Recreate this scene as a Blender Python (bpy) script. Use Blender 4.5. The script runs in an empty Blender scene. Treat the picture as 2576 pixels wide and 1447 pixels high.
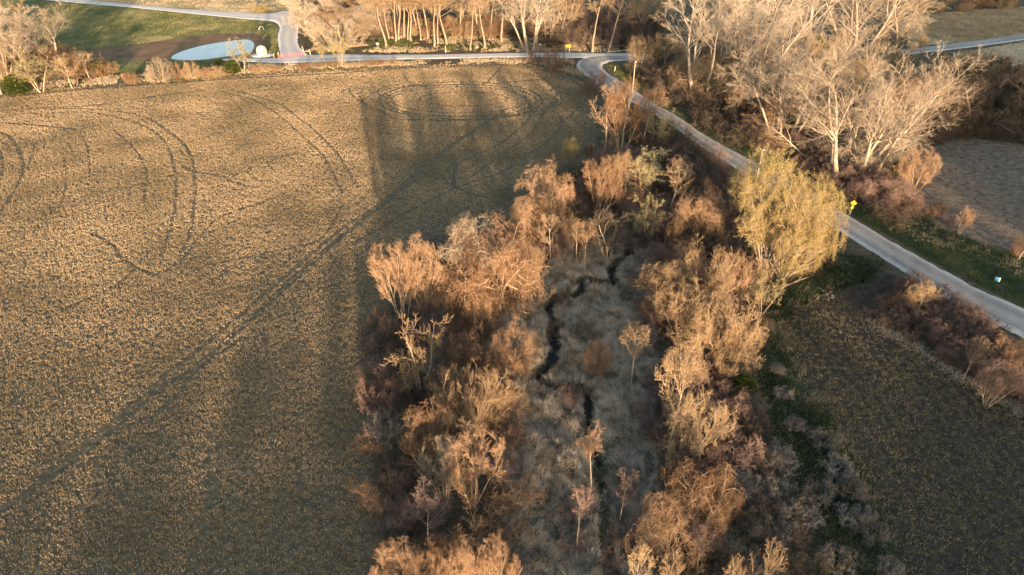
import bpy, math, random
import numpy as np
from mathutils import Vector, geometry

C = bpy.context.scene.collection
# ------------------------------------------------------------------ camera, sky, sun
CAM_H, PITCH = 62.0, 34.0
cd = bpy.data.cameras.new('camera'); cam = bpy.data.objects.new('camera', cd); C.objects.link(cam)
cam.location = (0, 0, CAM_H); cam.rotation_euler = (math.radians(90 - PITCH), 0, 0)
cd.sensor_width = 36; cd.lens = 36 * 1718 / 2576; cd.clip_start = 0.5; cd.clip_end = 4000
bpy.context.scene.camera = cam
SUN_EL, SUN_AZ = 6.5, 12.0        # shadows run SUN_AZ degrees to the left of straight ahead
w = bpy.data.worlds.new('World'); bpy.context.scene.world = w; w.use_nodes = True
nt = w.node_tree; bg = nt.nodes['Background']; sky = nt.nodes.new('ShaderNodeTexSky')
sky.sky_type = 'NISHITA'; sky.sun_disc = False
sky.sun_elevation = math.radians(SUN_EL); sky.sun_rotation = math.radians(180 - SUN_AZ)
sky.air_density = 1.0; sky.dust_density = 1.5; sky.ozone_density = 1.0
nt.links.new(sky.outputs[0], bg.inputs[0]); bg.inputs[1].default_value = 0.135
ld = bpy.data.lights.new('sun', 'SUN'); ld.energy = 5.0; ld.angle = math.radians(1.0); ld.color = (1.0, 0.70, 0.45)
sun = bpy.data.objects.new('sun', ld); C.objects.link(sun)
_s = math.radians(SUN_AZ)
SD = np.array([-math.sin(_s), math.cos(_s)])       # horizontal way the light travels
sun.rotation_euler = Vector((SD[0], SD[1], -math.tan(math.radians(SUN_EL)))).to_track_quat('-Z', 'Y').to_euler()
V = bpy.context.scene.view_settings
V.view_transform = 'Standard'; V.look = 'None'; V.gamma = 1; V.exposure = 1.93
cy = bpy.context.scene.cycles
cy.max_bounces = 4; cy.diffuse_bounces = 2; cy.glossy_bounces = 2; cy.transparent_max_bounces = 4

# ------------------------------------------------------------------ helpers
sp, cp = math.sin(math.radians(PITCH)), math.cos(math.radians(PITCH))
def G(u, v, z=0.0):
    """photo point (2576 wide) -> point of the ground plane at height z"""
    a, b = (u - 1288) / 1718, (723.5 - v) / 1718
    t = (CAM_H - z) / (sp - b * cp)
    return np.array([a * t, t * (cp + b * sp)])
def top_z(u, v_base, v_top):
    y = G(u, v_base)[1]
    b = (723.5 - v_top) / 1718
    return CAM_H + y * (-sp + b * cp) / (cp + b * sp)
def GP(pts): return np.array([G(*p) for p in pts])
def zz(ox, oy, s, pts): return [((ox + x / s) / 1.59, (oy + y / s) / 1.59) for x, y in pts]

rng = np.random.default_rng(7)
def hash2(ix, iy, seed):
    n = (ix.astype(np.int64) * 374761393 + iy.astype(np.int64) * 668265263 + seed * 1442695041) & 0x7fffffff
    n = ((n ^ (n >> 13)) * 1274126177) & 0x7fffffff
    return ((n ^ (n >> 16)) & 0xffff) / 65535.0
def vnoise(x, y, sc, seed=0):
    x = np.asarray(x) / sc; y = np.asarray(y) / sc
    ix = np.floor(x); iy = np.floor(y); fx = x - ix; fy = y - iy
    fx = fx * fx * (3 - 2 * fx); fy = fy * fy * (3 - 2 * fy)
    a = hash2(ix, iy, seed); b = hash2(ix + 1, iy, seed); c = hash2(ix, iy + 1, seed); d = hash2(ix + 1, iy + 1, seed)
    return (a * (1 - fx) + b * fx) * (1 - fy) + (c * (1 - fx) + d * fx) * fy
def fbm(x, y, sc, seed=0, o=3):
    s = 0; amp = .5; tot = 0
    for k in range(o):
        s = s + amp * vnoise(x, y, sc / 2 ** k, seed + k * 17); tot += amp; amp *= .5
    return s / tot
def inpoly(x, y, poly):
    r = np.zeros(len(x), bool); n = len(poly); j = n - 1
    for i in range(n):
        xi, yi = poly[i]; xj, yj = poly[j]
        if yi != yj:
            r ^= ((yi > y) != (yj > y)) & (x < (xj - xi) * (y - yi) / (yj - yi) + xi)
        j = i
    return r
def pdist(x, y, line):
    d = np.full(len(x), 1e9)
    for (x0, y0), (x1, y1) in zip(line[:-1], line[1:]):
        dx, dy = x1 - x0, y1 - y0; L = dx * dx + dy * dy + 1e-9
        t = np.clip(((x - x0) * dx + (y - y0) * dy) / L, 0, 1)
        d = np.minimum(d, np.hypot(x - x0 - t * dx, y - y0 - t * dy))
    return d
def smooth(pts, n=4, closed=False):
    pts = np.array(pts, float); N = len(pts); out = []
    for i in range(N if closed else N - 1):
        g = (lambda k: pts[k % N]) if closed else (lambda k: pts[min(max(k, 0), N - 1)])
        p0, p1, p2, p3 = g(i - 1), g(i), g(i + 1), g(i + 2)
        for k in range(n):
            t = k / n
            out.append(.5 * (2 * p1 + (p2 - p0) * t + (2 * p0 - 5 * p1 + 4 * p2 - p3) * t * t + (3 * p1 - p0 - 3 * p2 + p3) * t ** 3))
    if not closed: out.append(pts[-1])
    return np.array(out)
def rough(poly, step, amp, seed=0, sc=None):
    out = []; N = len(poly); sc = sc or step * 2.5
    for i in range(N):
        a, b = np.array(poly[i]), np.array(poly[(i + 1) % N]); L = np.linalg.norm(b - a)
        k = max(1, int(L / step)); nrm = np.array([-(b - a)[1], (b - a)[0]]) / (L + 1e-9)
        for q in range(k):
            p = a + (b - a) * q / k
            f = (fbm(p[0:1], p[1:2], sc, seed)[0] - .5) * 2 * amp
            out.append(p + nrm * f)
    return np.array(out)

def mesh_np(name, verts, faces, mat, parent=None, tint=None, smooth_=False, link=True):
    """faces: int array (M,3) or (M,4), or a list of such arrays"""
    if not isinstance(faces, list): faces = [faces]
    faces = [f for f in faces if len(f)]
    me = bpy.data.meshes.new(name)
    nv = len(verts); me.vertices.add(nv); me.vertices.foreach_set('co', np.asarray(verts, np.float32).ravel())
    li = np.concatenate([f.ravel() for f in faces]).astype(np.int32)
    tot = np.concatenate([np.full(len(f), f.shape[1]) for f in faces]).astype(np.int32)
    st = np.concatenate([[0], np.cumsum(tot)[:-1]]).astype(np.int32)
    me.loops.add(len(li)); me.loops.foreach_set('vertex_index', li)
    me.polygons.add(len(tot)); me.polygons.foreach_set('loop_start', st); me.polygons.foreach_set('loop_total', tot)
    if smooth_: me.polygons.foreach_set('use_smooth', np.ones(len(tot), bool))
    if tint is not None:
        at = me.attributes.new('tint', 'FLOAT', 'POINT'); at.data.foreach_set('value', np.asarray(tint, np.float32))
    me.update(calc_edges=True)
    me.materials.append(mat)
    if not link: return me
    o = bpy.data.objects.new(name, me); C.objects.link(o); o.parent = parent
    return o
def tag(o, label=None, cat=None, group=None, kind=None):
    if label: o['label'] = label
    if cat: o['category'] = cat
    if group: o['group'] = group
    if kind: o['kind'] = kind
    return o
def empty(name, loc, label, cat, group=None, rz=0):
    o = bpy.data.objects.new(name, None); C.objects.link(o); o.location = loc; o.rotation_euler = (0, 0, rz)
    o.empty_display_size = .5
    return tag(o, label, cat, group)

def mat(name, cols, scale=3.0, rough_=0.9, use='noise', bump=0.0, spec=0.1, detail=3.0, var=0.0, stretch=None):
    """cols: list of colours mixed by noise / tint attribute / object random"""
    m = bpy.data.materials.new(name); m.use_nodes = True; t = m.node_tree; B = t.nodes['Principled BSDF']
    B.inputs['Roughness'].default_value = rough_; B.inputs['Specular IOR Level'].default_value = spec
    r = t.nodes.new('ShaderNodeValToRGB')
    for i in range(len(cols) - 2): r.color_ramp.elements.new(.5)
    for i, c in enumerate(cols):
        r.color_ramp.elements[i].position = i / (len(cols) - 1) if use != 'noise' else .3 + .4 * i / (len(cols) - 1)
        r.color_ramp.elements[i].color = (*c, 1)
    if use in ('noise', 'random'):
        tc = t.nodes.new('ShaderNodeTexCoord'); n = t.nodes.new('ShaderNodeTexNoise')
        n.inputs['Scale'].default_value = scale; n.inputs['Detail'].default_value = detail
        src = tc.outputs['Object']
        if stretch:
            mp = t.nodes.new('ShaderNodeMapping'); mp.inputs['Scale'].default_value = stretch
            mp.inputs['Rotation'].default_value = (0, 0, 0)
            t.links.new(src, mp.inputs[0]); src = mp.outputs[0]
        t.links.new(src, n.inputs['Vector'])
    if use == 'noise': t.links.new(n.outputs['Fac'], r.inputs[0])
    elif use == 'tint':
        a = t.nodes.new('ShaderNodeAttribute'); a.attribute_name = 'tint'; t.links.new(a.outputs['Fac'], r.inputs[0])
    elif use == 'random':
        oi = t.nodes.new('ShaderNodeObjectInfo'); mm = t.nodes.new('ShaderNodeMath'); mm.operation = 'MULTIPLY_ADD'
        mm.inputs[1].default_value = .5; t.links.new(n.outputs['Fac'], mm.inputs[0])
        m2 = t.nodes.new('ShaderNodeMath'); m2.operation = 'MULTIPLY_ADD'; m2.inputs[1].default_value = .9; m2.inputs[2].default_value = -.2
        t.links.new(oi.outputs['Random'], m2.inputs[0]); t.links.new(m2.outputs[0], mm.inputs[2])
        t.links.new(mm.outputs[0], r.inputs[0])
    t.links.new(r.outputs[0], B.inputs['Base Color'])
    if bump:
        n2 = t.nodes.new('ShaderNodeTexNoise'); n2.inputs['Scale'].default_value = scale * 3; n2.inputs['Detail'].default_value = 4
        tc2 = t.nodes.new('ShaderNodeTexCoord'); t.links.new(tc2.outputs['Object'], n2.inputs['Vector'])
        b = t.nodes.new('ShaderNodeBump'); b.inputs['Strength'].default_value = 1; b.inputs['Distance'].default_value = bump
        t.links.new(n2.outputs['Fac'], b.inputs['Height']); t.links.new(b.outputs[0], B.inputs['Normal'])
    return m
def leafmat(name, cols, trans=.35):
    m = mat(name, cols, use='tint'); t = m.node_tree; B = t.nodes['Principled BSDF']
    tr = t.nodes.new('ShaderNodeBsdfTranslucent'); mx = t.nodes.new('ShaderNodeMixShader'); mx.inputs[0].default_value = trans
    t.links.new(B.inputs['Base Color'].links[0].from_socket, tr.inputs[0])
    t.links.new(B.outputs[0], mx.inputs[1]); t.links.new(tr.outputs[0], mx.inputs[2])
    t.links.new(mx.outputs[0], t.nodes['Material Output'].inputs[0])
    return m

M = dict(
    ground=mat('ground_soil', [(.05, .05, .028), (.095, .078, .048), (.135, .11, .07)], .7, bump=.1),
    field=mat('field_floor', [(.068, .064, .038), (.112, .094, .06), (.165, .135, .09)], 1.2, bump=.08),
    plough=mat('ploughed_soil', [(.085, .068, .05), (.145, .118, .09), (.205, .17, .13)], .8, bump=.12),
    soil=mat('tilled_soil', [(.036, .031, .023), (.078, .064, .047)], 1.0, bump=.12),
    mud=mat('pond_shore', [(.13, .085, .05), (.22, .145, .085)], .2, bump=.05),
    green=mat('green_turf', [(.07, .095, .035), (.15, .15, .06), (.33, .26, .13)], .07, bump=.06),
    dkgreen=mat('dark_turf', [(.028, .042, .022), (.045, .058, .03), (.08, .075, .045)], .35, bump=.06),
    tanland=mat('pale_pasture', [(.16, .15, .07), (.36, .28, .15), (.46, .37, .22)], .07, bump=.08),
    track=mat('dirt_track', [(.17, .12, .09), (.27, .20, .16)], .4, bump=.03),
    marsh=mat('marsh_floor', [(.03, .03, .018), (.06, .05, .035)], 1.5, bump=.08),
    water=mat('creek_water', [(.008, .009, .008), (.016, .015, .012)], 1, rough_=.4, spec=.12),
    pond=mat('pond_water', [(.10, .12, .13), (.17, .19, .20)], .12, rough_=.08, spec=.9, bump=.003),
    bark_pale=mat('cottonwood_bark', [(.21, .17, .13), (.33, .27, .21), (.45, .38, .30)], .9, bump=.03),
    twig_pale=mat('pale_twigs', [(.25, .205, .15), (.35, .295, .22), (.45, .385, .30)], .3, use='random'),
    bark_tan=mat('tan_bark', [(.26, .195, .13), (.42, .32, .22)], 1.0, bump=.02),
    twig_orange=mat('russet_twigs', [(.20, .12, .07), (.28, .175, .105), (.36, .24, .15)], .5, use='random'),
    twig_tan=mat('tan_twigs', [(.22, .15, .085), (.31, .22, .13), (.39, .29, .175)], .5, use='random'),
    twig_pink=mat('maroon_twigs', [(.15, .10, .08), (.22, .15, .12), (.29, .20, .16)], .6, use='random'),
    twig_dark=mat('dark_shaded_twigs', [(.07, .055, .042), (.11, .085, .062), (.16, .125, .09)], .6, use='random'),  # dark brush, also used to paint shade into tree crowns
    twig_grey=mat('grey_twigs', [(.11, .10, .085), (.19, .175, .155), (.28, .265, .24)], .6, use='random'),
    bark_wood=mat('woodland_bark', [(.19, .14, .10), (.32, .245, .175)], 1.0, bump=.02),
    wood=mat('weathered_wood', [(.28, .22, .16), (.42, .34, .26)], 6, bump=.01),
    steel=mat('galvanised_steel', [(.42, .43, .44), (.5, .5, .5)], 8, rough_=.45, spec=.5),
    wire=mat('cable', [(.10, .095, .09), (.14, .13, .12)], 1, rough_=.5),
    red=mat('red_gate_paint', [(.50, .045, .03), (.58, .07, .05)], 5, rough_=.5, spec=.4),
    yellow=mat('sign_yellow', [(.60, .40, .03), (.66, .45, .04)], 5, rough_=.4, spec=.4),
    black=mat('sign_black', [(.015, .015, .015), (.02, .02, .02)], 5, rough_=.5),
    white=mat('white_paint', [(.70, .69, .66), (.80, .79, .76)], 2, rough_=.5, spec=.4),
    cream=mat('cream_canvas', [(.40, .37, .31), (.56, .52, .46)], .8, rough_=.7, bump=.05),
    brown=mat('brown_print', [(.25, .12, .05), (.32, .17, .08)], 5),
    blue=mat('blue_label', [(.05, .30, .50), (.08, .38, .58)], 5, rough_=.4),
    concrete=mat('pale_concrete', [(.42, .41, .40), (.55, .54, .53)], 2, bump=.01),
    stubble=leafmat('stubble_straw', [(.20, .16, .09), (.36, .275, .165), (.50, .38, .235), (.62, .48, .31)], .2),
    dull=leafmat('dull_straw', [(.09, .082, .05), (.21, .18, .115), (.37, .315, .21)]),
    straw=leafmat('marsh_straw', [(.22, .18, .13), (.40, .33, .245), (.55, .465, .355), (.66, .57, .45)], .2),
    grass=leafmat('green_blades', [(.03, .055, .024), (.055, .085, .036), (.11, .125, .055)], .3),
    meadow=leafmat('meadow_blades', [(.07, .10, .03), (.16, .17, .055), (.36, .30, .13)], .3),
    tangrass=leafmat('tan_verge_grass', [(.30, .23, .14), (.44, .35, .23), (.56, .46, .32)], .25),
    bud=leafmat('spring_buds', [(.26, .24, .08), (.41, .36, .12), (.56, .48, .19)], .45),
    palebud=leafmat('pale_buds', [(.24, .26, .12), (.36, .37, .19), (.46, .45, .26)], .4),
    cedar=leafmat('cedar_scale', [(.03, .05, .012), (.06, .08, .018), (.12, .12, .025)], .2),
)
# gravel road material: pale shoulders, darker wheel tracks via distance to edge attribute
def road_mat(name='gravel', dark=(.22, .20, .175, 1), pale=(.50, .48, .45, 1)):
    m = bpy.data.materials.new(name); m.use_nodes = True; t = m.node_tree; B = t.nodes['Principled BSDF']
    B.inputs['Roughness'].default_value = .9; B.inputs['Specular IOR Level'].default_value = .15
    a = t.nodes.new('ShaderNodeAttribute'); a.attribute_name = 'tint'
    tc = t.nodes.new('ShaderNodeTexCoord'); n = t.nodes.new('ShaderNodeTexNoise'); n.inputs['Scale'].default_value = 1.6; n.inputs['Detail'].default_value = 6
    t.links.new(tc.outputs['Object'], n.inputs['Vector'])
    n3 = t.nodes.new('ShaderNodeTexNoise'); n3.inputs['Scale'].default_value = .12; t.links.new(tc.outputs['Object'], n3.inputs['Vector'])
    ad = t.nodes.new('ShaderNodeMath'); ad.operation = 'MULTIPLY_ADD'; ad.inputs[1].default_value = .42
    t.links.new(n.outputs['Fac'], ad.inputs[0])
    s = t.nodes.new('ShaderNodeMath'); s.operation = 'MULTIPLY_ADD'; s.inputs[1].default_value = .75; s.inputs[2].default_value = -.02
    t.links.new(a.outputs['Fac'], s.inputs[0]); t.links.new(s.outputs[0], ad.inputs[2])
    r = t.nodes.new('ShaderNodeValToRGB'); r.color_ramp.elements[0].color = dark; r.color_ramp.elements[0].position = .15
    r.color_ramp.elements[1].color = pale; r.color_ramp.elements[1].position = .95
    t.links.new(ad.outputs[0], r.inputs[0]); t.links.new(r.outputs[0], B.inputs['Base Color'])
    b = t.nodes.new('ShaderNodeBump'); b.inputs['Distance'].default_value = .05; n2 = t.nodes.new('ShaderNodeTexNoise'); n2.inputs['Scale'].default_value = 6
    t.links.new(tc.outputs['Object'], n2.inputs['Vector']); t.links.new(n2.outputs['Fac'], b.inputs['Height']); t.links.new(b.outputs[0], B.inputs['Normal'])
    return m
M['gravel'] = road_mat()
M['sunlit_gravel'] = road_mat('sunlit_gravel', (.42, .39, .35, 1), (.78, .75, .70, 1))  # brighter copy of the gravel, sunlight put into its colour

# ------------------------------------------------------------------ regions (photo points -> ground)
creek_px = zz(2000, 900, 1.808, [(980, -60), (930, 130), (940, 200), (850, 260), (800, 330), (830, 395), (700, 395), (640, 370), (590, 385), (585, 450), (540, 500)]) \
    + zz(2000, 900, 1.808, [(440, 520), (390, 525), (355, 580), (370, 640), (395, 700), (385, 760), (400, 830), (390, 900), (370, 990), (290, 1060), (265, 1100), (345, 1145), (440, 1160), (520, 1155), (600, 1190), (640, 1250), (652, 1330), (640, 1440)]) \
    + zz(1400, 1500, 1.806, [(1740, 470), (1790, 600), (1820, 780), (1850, 1000), (1855, 1200), (1870, 1440), (1880, 1600)])
creek_line = smooth(GP(creek_px), 4)
marsh_poly = GP([(1400, 640), (1500, 600), (1640, 610), (1690, 650), (1640, 760), (1650, 900), (1640, 1050), (1660, 1250), (1700, 1460), (1640, 1600), (1250, 1600), (1280, 1400), (1260, 1150), (1230, 960), (1240, 830), (1330, 720)])
field_px = [(-500, 285), (0, 238), (150, 222), (470, 200), (640, 185), (860, 172), (1100, 163), (1270, 159), (1340, 163), (1420, 186), (1480, 215), (1502, 260), (1500, 330), (1480, 400), (1440, 440),
            (1330, 480), (1270, 555), (1130, 600), (1010, 660), (960, 800), (945, 900), (950, 1100), (960, 1200), (975, 1447), (985, 1700), (-1500, 1700), (-1100, 900)]
field_poly = GP(field_px)
pond_poly = smooth(GP([(x / 2.9256, y / 2.9256) for x, y in [(1262, 432), (1290, 400), (1400, 360), (1550, 325), (1720, 300), (1820, 293), (1868, 318), (1862, 365), (1830, 393), (1700, 412), (1500, 440), (1350, 444)]]), 3, True)
br_field = GP([(1946, 822), (1985, 800), (2050, 782), (2110, 782), (2180, 808), (2226, 831), (2278, 861), (2365, 918), (2452, 970), (2576, 1048), (2800, 1200), (3100, 1700), (2345, 1700), (2278, 1447), (2235, 1318), (2191, 1235), (2148, 1157), (2104, 1079), (2061, 1001), (2017, 935), (1974, 861)])
r_field = GP([(2306, 372), (2346, 352), (2411, 344), (2476, 352), (2541, 360), (2600, 370), (2900, 430), (3000, 800), (2700, 690), (2576, 642), (2508, 619), (2452, 604), (2397, 582), (2341, 553), (2312, 510), (2298, 468), (2296, 410)])
far_r_field = GP([(2400, 205), (2480, 200), (2600, 205), (2900, 215), (2900, 330), (2600, 300), (2440, 260)])
pale_field = GP([(2395, 135), (2576, 106), (2900, 60), (2900, 205), (2600, 200), (2420, 185)])

def ground_z(x, y):
    x = np.asarray(x, float); y = np.asarray(y, float)
    z = np.zeros_like(x)
    near = (x > -14) & (x < 40) & (y > 24) & (y < 135)
    if near.any():
        xn, yn = x[near], y[near]
        edge = pdist(xn, yn, np.vstack([marsh_poly, marsh_poly[:1]])); ins = inpoly(xn, yn, marsh_poly)
        f = np.clip(edge / 5, 0, 1) * ins; f = f * f * (3 - 2 * f)
        hum = (fbm(xn, yn, 4.4, 5) - .5) * 2.3 + (fbm(xn, yn, 1.3, 9) - .5) * .5
        d = pdist(xn, yn, creek_line) + (fbm(xn, yn, 1.0, 31) - .5) * 1.1
        cut = 1 - np.clip((d - np.clip((yn - 52) / 36, .0, .34) - .5 * (vnoise(xn, yn, 4, 71) > .62)) / .45, 0, 1); cut = cut * cut * (3 - 2 * cut) * np.clip((yn - 46) / 10, 0, 1)
        z[near] = -.35 * f + hum * f * np.clip(d / 3, .25, 1) * (1 - .6 * cut) - cut * 1.35 * np.clip(f + .45, 0, 1)
    r = np.hypot(x, y)
    z -= 0.35 * np.clip((300 - abs(x) * 0), 0, 0)
    return z

# ground: one sheet to the horizon
def axis(lo, hi, step, far):
    a = list(np.arange(lo, hi, step)); s = step
    p = hi
    while p < far: a.append(p); s = min(s * 1.35, 60); p += s
    s = step; p = lo
    pre = []
    while p > -far: s = min(s * 1.35, 60); p -= s; pre.append(p)
    return np.array(pre[::-1] + a)
xs = axis(-12, 32, .3, 1600); ys = axis(28, 125, .3, 1600)
X, Y = np.meshgrid(xs, ys); Z = ground_z(X.ravel(), Y.ravel())
nx, ny = len(xs), len(ys); idx = np.arange(nx * ny).reshape(ny, nx)
q = np.stack([idx[:-1, :-1], idx[:-1, 1:], idx[1:, 1:], idx[1:, :-1]], -1).reshape(-1, 4)
tag(mesh_np('ground', np.c_[X.ravel(), Y.ravel(), Z], q, M['ground'], smooth_=True), kind='structure')

def sheet(name, poly, m, z=.004, step=None, amp=0, seed=1):
    if step: poly = rough(poly, step, amp, seed)
    vs = [Vector((p[0], p[1])) for p in poly]
    n = len(vs)
    ov, oe, of, *_ = geometry.delaunay_2d_cdt(vs, [(i, (i + 1) % n) for i in range(n)], [], 1, 1e-4)
    me = bpy.data.meshes.new(name); me.from_pydata([(v.x, v.y, z) for v in ov], [], [f if geometry.normal([ov[i].to_3d() for i in f]).z > 0 else f[::-1] for f in of])
    me.materials.append(m); o = bpy.data.objects.new(name, me); C.objects.link(o)
    return tag(o, kind='structure')
sheet('crop_field', field_poly, M['field'], .012, 2, .8, 3)
sheet('ploughed_field', r_field, M['plough'], .012, 1.5, .5, 4)
sheet('distant_field', far_r_field, M['plough'], .012, 4, 1, 5)
sheet('pale_pasture', pale_field, M['tanland'], .012, 4, 1, 6)
sheet('stubble_field', br_field, M['soil'], .012, 1, .35, 7)
sheet('tilled_headland', GP([(1960, 800), (2030, 740), (2150, 700), (2240, 690), (2300, 715), (2240, 770), (2200, 800), (2130, 790), (2040, 800)]), M['soil'], .008, 1, .6, 8)
meadow_poly = GP([(-400, -60), (90, 0), (205, 8), (342, 20), (478, 34), (615, 48), (677, 53), (704, 70), (700, 92), (704, 137), (640, 150), (480, 165), (230, 185), (-100, 240), (-600, 260)])
sheet('meadow', meadow_poly, M['green'], .008, 6, 1.2, 9)
sheet('far_meadow', GP([(0, -90), (239, 2), (342, 12), (478, 24), (581, 32), (656, 34), (735, 24), (752, 0), (770, -120)]), M['tanland'], .008, 6, 1.2, 10)
sheet('pond_shore', GP([(232, 128), (340, 112), (430, 98), (547, 84), (640, 84), (672, 92), (674, 120), (650, 138), (560, 152), (430, 156), (240, 150)]), M['mud'], .012, 3, 1.2, 11)
tag(sheet('pond_water', pond_poly, M['pond'], .05), kind='structure')
sheet('roadside_verge', GP([(2119, 530), (2175, 560), (2304, 636), (2452, 716), (2600, 790), (2800, 860), (2900, 760), (2576, 650), (2508, 625), (2397, 588), (2312, 545), (2200, 520)]), M['dkgreen'], .008, 2, .8, 12)
sheet('grass_strip', GP([(1900, 930), (1885, 850), (1910, 790), (1980, 735), (2040, 690), (2110, 640), (2230, 655), (2180, 705), (2060, 745), (1975, 800), (1952, 828), (2000, 925), (2060, 1010), (2150, 1165), (2240, 1330), (2300, 1500), (2080, 1500), (2030, 1300), (1950, 1120)]), M['dkgreen'], .008, 1, .6, 13)
sheet('creek_water', np.vstack([creek_line + [.7, 0], (creek_line - [.7, 0])[::-1]]), M['water'], -1.22)

# ------------------------------------------------------------------ roads (ribbons from edge pairs, crowned)
def ribbon(name, left, right, m, h=.18, n=10, sub=5, tracks=True, seed=0):
    L = smooth(GP(left), sub); R = smooth(GP(right), sub); K = len(L)
    prof = np.linspace(0, 1, n + 1); vs = []; tt = []
    for i in range(K):
        wdt = np.linalg.norm(R[i] - L[i])
        ja = (fbm(L[i][:1], L[i][1:], 1.6, seed)[0] - .5) * .7; jb = (fbm(R[i][:1], R[i][1:], 1.6, seed + 5)[0] - .5) * .7
        for t in prof:
            tt_ = t
            if t == 0: tt_ = t - ja / wdt
            if t == 1: tt_ = t + jb / wdt
            p = L[i] * (1 - tt_) + R[i] * tt_
            vs.append((p[0], p[1], .014 + h * min(1, min(t, 1 - t) * 8)))
            e = abs(t - .5) * 2
            v = (.95 if e > .84 else .72 if e > .7 else .30 + .15 * math.cos(t * math.pi * 4.2 + .3)) + .25 * (vnoise(np.array([i * .5]), np.array([t * 6]), 2.2, seed)[0] - .5)
            tt.append(v + .2 * (e > .93))
    idx = np.arange(K * (n + 1)).reshape(K, n + 1)
    q = np.stack([idx[:-1, :-1], idx[:-1, 1:], idx[1:, 1:], idx[1:, :-1]], -1).reshape(-1, 4)
    return tag(mesh_np(name, np.array(vs), q, m, tint=tt), kind='structure')
ribbon('gravel_road',
       [(2760, 960), (2576, 852), (2511, 819), (2415, 771), (2304, 704), (2212, 645), (2119, 586), (1990, 508), (1872, 437), (1804, 394), (1742, 355), (1697, 321), (1640, 284), (1570, 248), (1510, 216), (1470, 188), (1450, 166), (1462, 150), (1500, 142), (1600, 141), (1760, 139), (1950, 140), (2150, 136), (2385, 111), (2576, 85), (2800, 52), (3000, 22)],
       [(2760, 872), (2576, 778), (2526, 756), (2452, 723), (2304, 642), (2230, 601), (2119, 534), (2010, 470), (1902, 411), (1824, 369), (1775, 342), (1693, 287), (1645, 261), (1611, 238), (1556, 202), (1528, 184), (1516, 170), (1522, 160), (1550, 154), (1620, 151), (1760, 150), (1950, 152), (2150, 149), (2385, 126), (2576, 101), (2800, 66), (3000, 36)], M['gravel'], n=16, sub=22)
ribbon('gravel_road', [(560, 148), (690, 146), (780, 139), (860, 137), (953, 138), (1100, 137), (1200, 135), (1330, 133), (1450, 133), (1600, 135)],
       [(560, 152), (690, 158), (780, 157), (860, 154), (953, 151), (1100, 148), (1200, 146), (1330, 144), (1450, 146), (1600, 146)], M['sunlit_gravel'], n=12, sub=8, h=.14, seed=4)
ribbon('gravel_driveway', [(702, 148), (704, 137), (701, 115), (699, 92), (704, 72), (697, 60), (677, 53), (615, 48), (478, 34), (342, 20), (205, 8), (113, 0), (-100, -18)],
       [(790, 148), (764, 130), (750, 112), (749, 92), (751, 60), (752, 40), (722, 28), (656, 34), (478, 24), (342, 12), (239, 2), (150, -6), (-100, -24)], M['sunlit_gravel'], n=12, sub=8, h=.1, seed=8)
sheet('hillside', GP([(2280, 40), (2400, 30), (2576, 18), (2900, 0), (2900, 60), (2576, 84), (2385, 110), (2300, 118), (2260, 90)]), M['tanland'], .008, 5, 1.5, 15)
sheet('dirt_track', GP([(718, 30), (752, 34), (768, 0), (775, -60), (725, -60), (735, 0)]), M['track'], .03, 3, .6, 14)

# ------------------------------------------------------------------ blades (grass, stubble)
def view_ok(x, y, pad=3):
    zc = y * cp + CAM_H * sp                       # depth along the view axis
    return (np.abs(x) < zc * .7498 + pad) & (y > 36) & (y < 330)
def blades(name, x, y, z, h, wd, lean, m, tint, per=5, spread=.15, dirn=None, label=None, cat=None):
    n = len(x); N = n * per
    rep = lambda a: np.repeat(a, per)
    px = rep(x) + rng.normal(0, spread, N); py = rep(y) + rng.normal(0, spread, N); pz = rep(z)
    hh = rep(h) * rng.uniform(.6, 1.2, N); ww = wd * rng.uniform(.6, 1.3, N)
    az = rng.uniform(0, 2 * math.pi, N) if dirn is None else rep(dirn) + rng.normal(0, .45, N)
    ln = lean * rng.uniform(.3, 1.3, N)
    fa = rng.uniform(0, math.pi, N)                 # facing
    bx, by = np.cos(fa) * ww / 2, np.sin(fa) * ww / 2
    tipx, tipy = px + np.cos(az) * hh * ln, py + np.sin(az) * hh * ln
    v = np.empty((N, 3, 3))
    v[:, 0] = np.c_[px - bx, py - by, pz - .02]; v[:, 1] = np.c_[px + bx, py + by, pz - .02]
    v[:, 2] = np.c_[tipx, tipy, pz + hh * np.sqrt(np.clip(1 - np.minimum(ln, .95) ** 2, .05, 1))]
    tn = np.clip(rep(tint) + rng.normal(0, .14, N), 0, 1)
    o = mesh_np(name, v.reshape(-1, 3), np.arange(N * 3).reshape(-1, 3), m, tint=np.repeat(tn, 3))
    return tag(o, label, cat, kind='stuff')
def sample(poly, dens, keep=None, seed=0):
    poly = np.asarray(poly); r = np.random.default_rng(seed + 100)
    lo, hi = poly.min(0), poly.max(0); lo = np.maximum(lo, [-240, 30]); hi = np.minimum(hi, [260, 330])
    n = int((hi - lo).prod() * dens); x = r.uniform(lo[0], hi[0], n); y = r.uniform(lo[1], hi[1], n)
    k = view_ok(x, y); x, y = x[k], y[k]
    k = inpoly(x, y, poly); x, y = x[k], y[k]
    if keep is not None:
        k = r.uniform(0, 1, len(x)) < keep(x, y); x, y = x[k], y[k]
    return x, y

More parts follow.
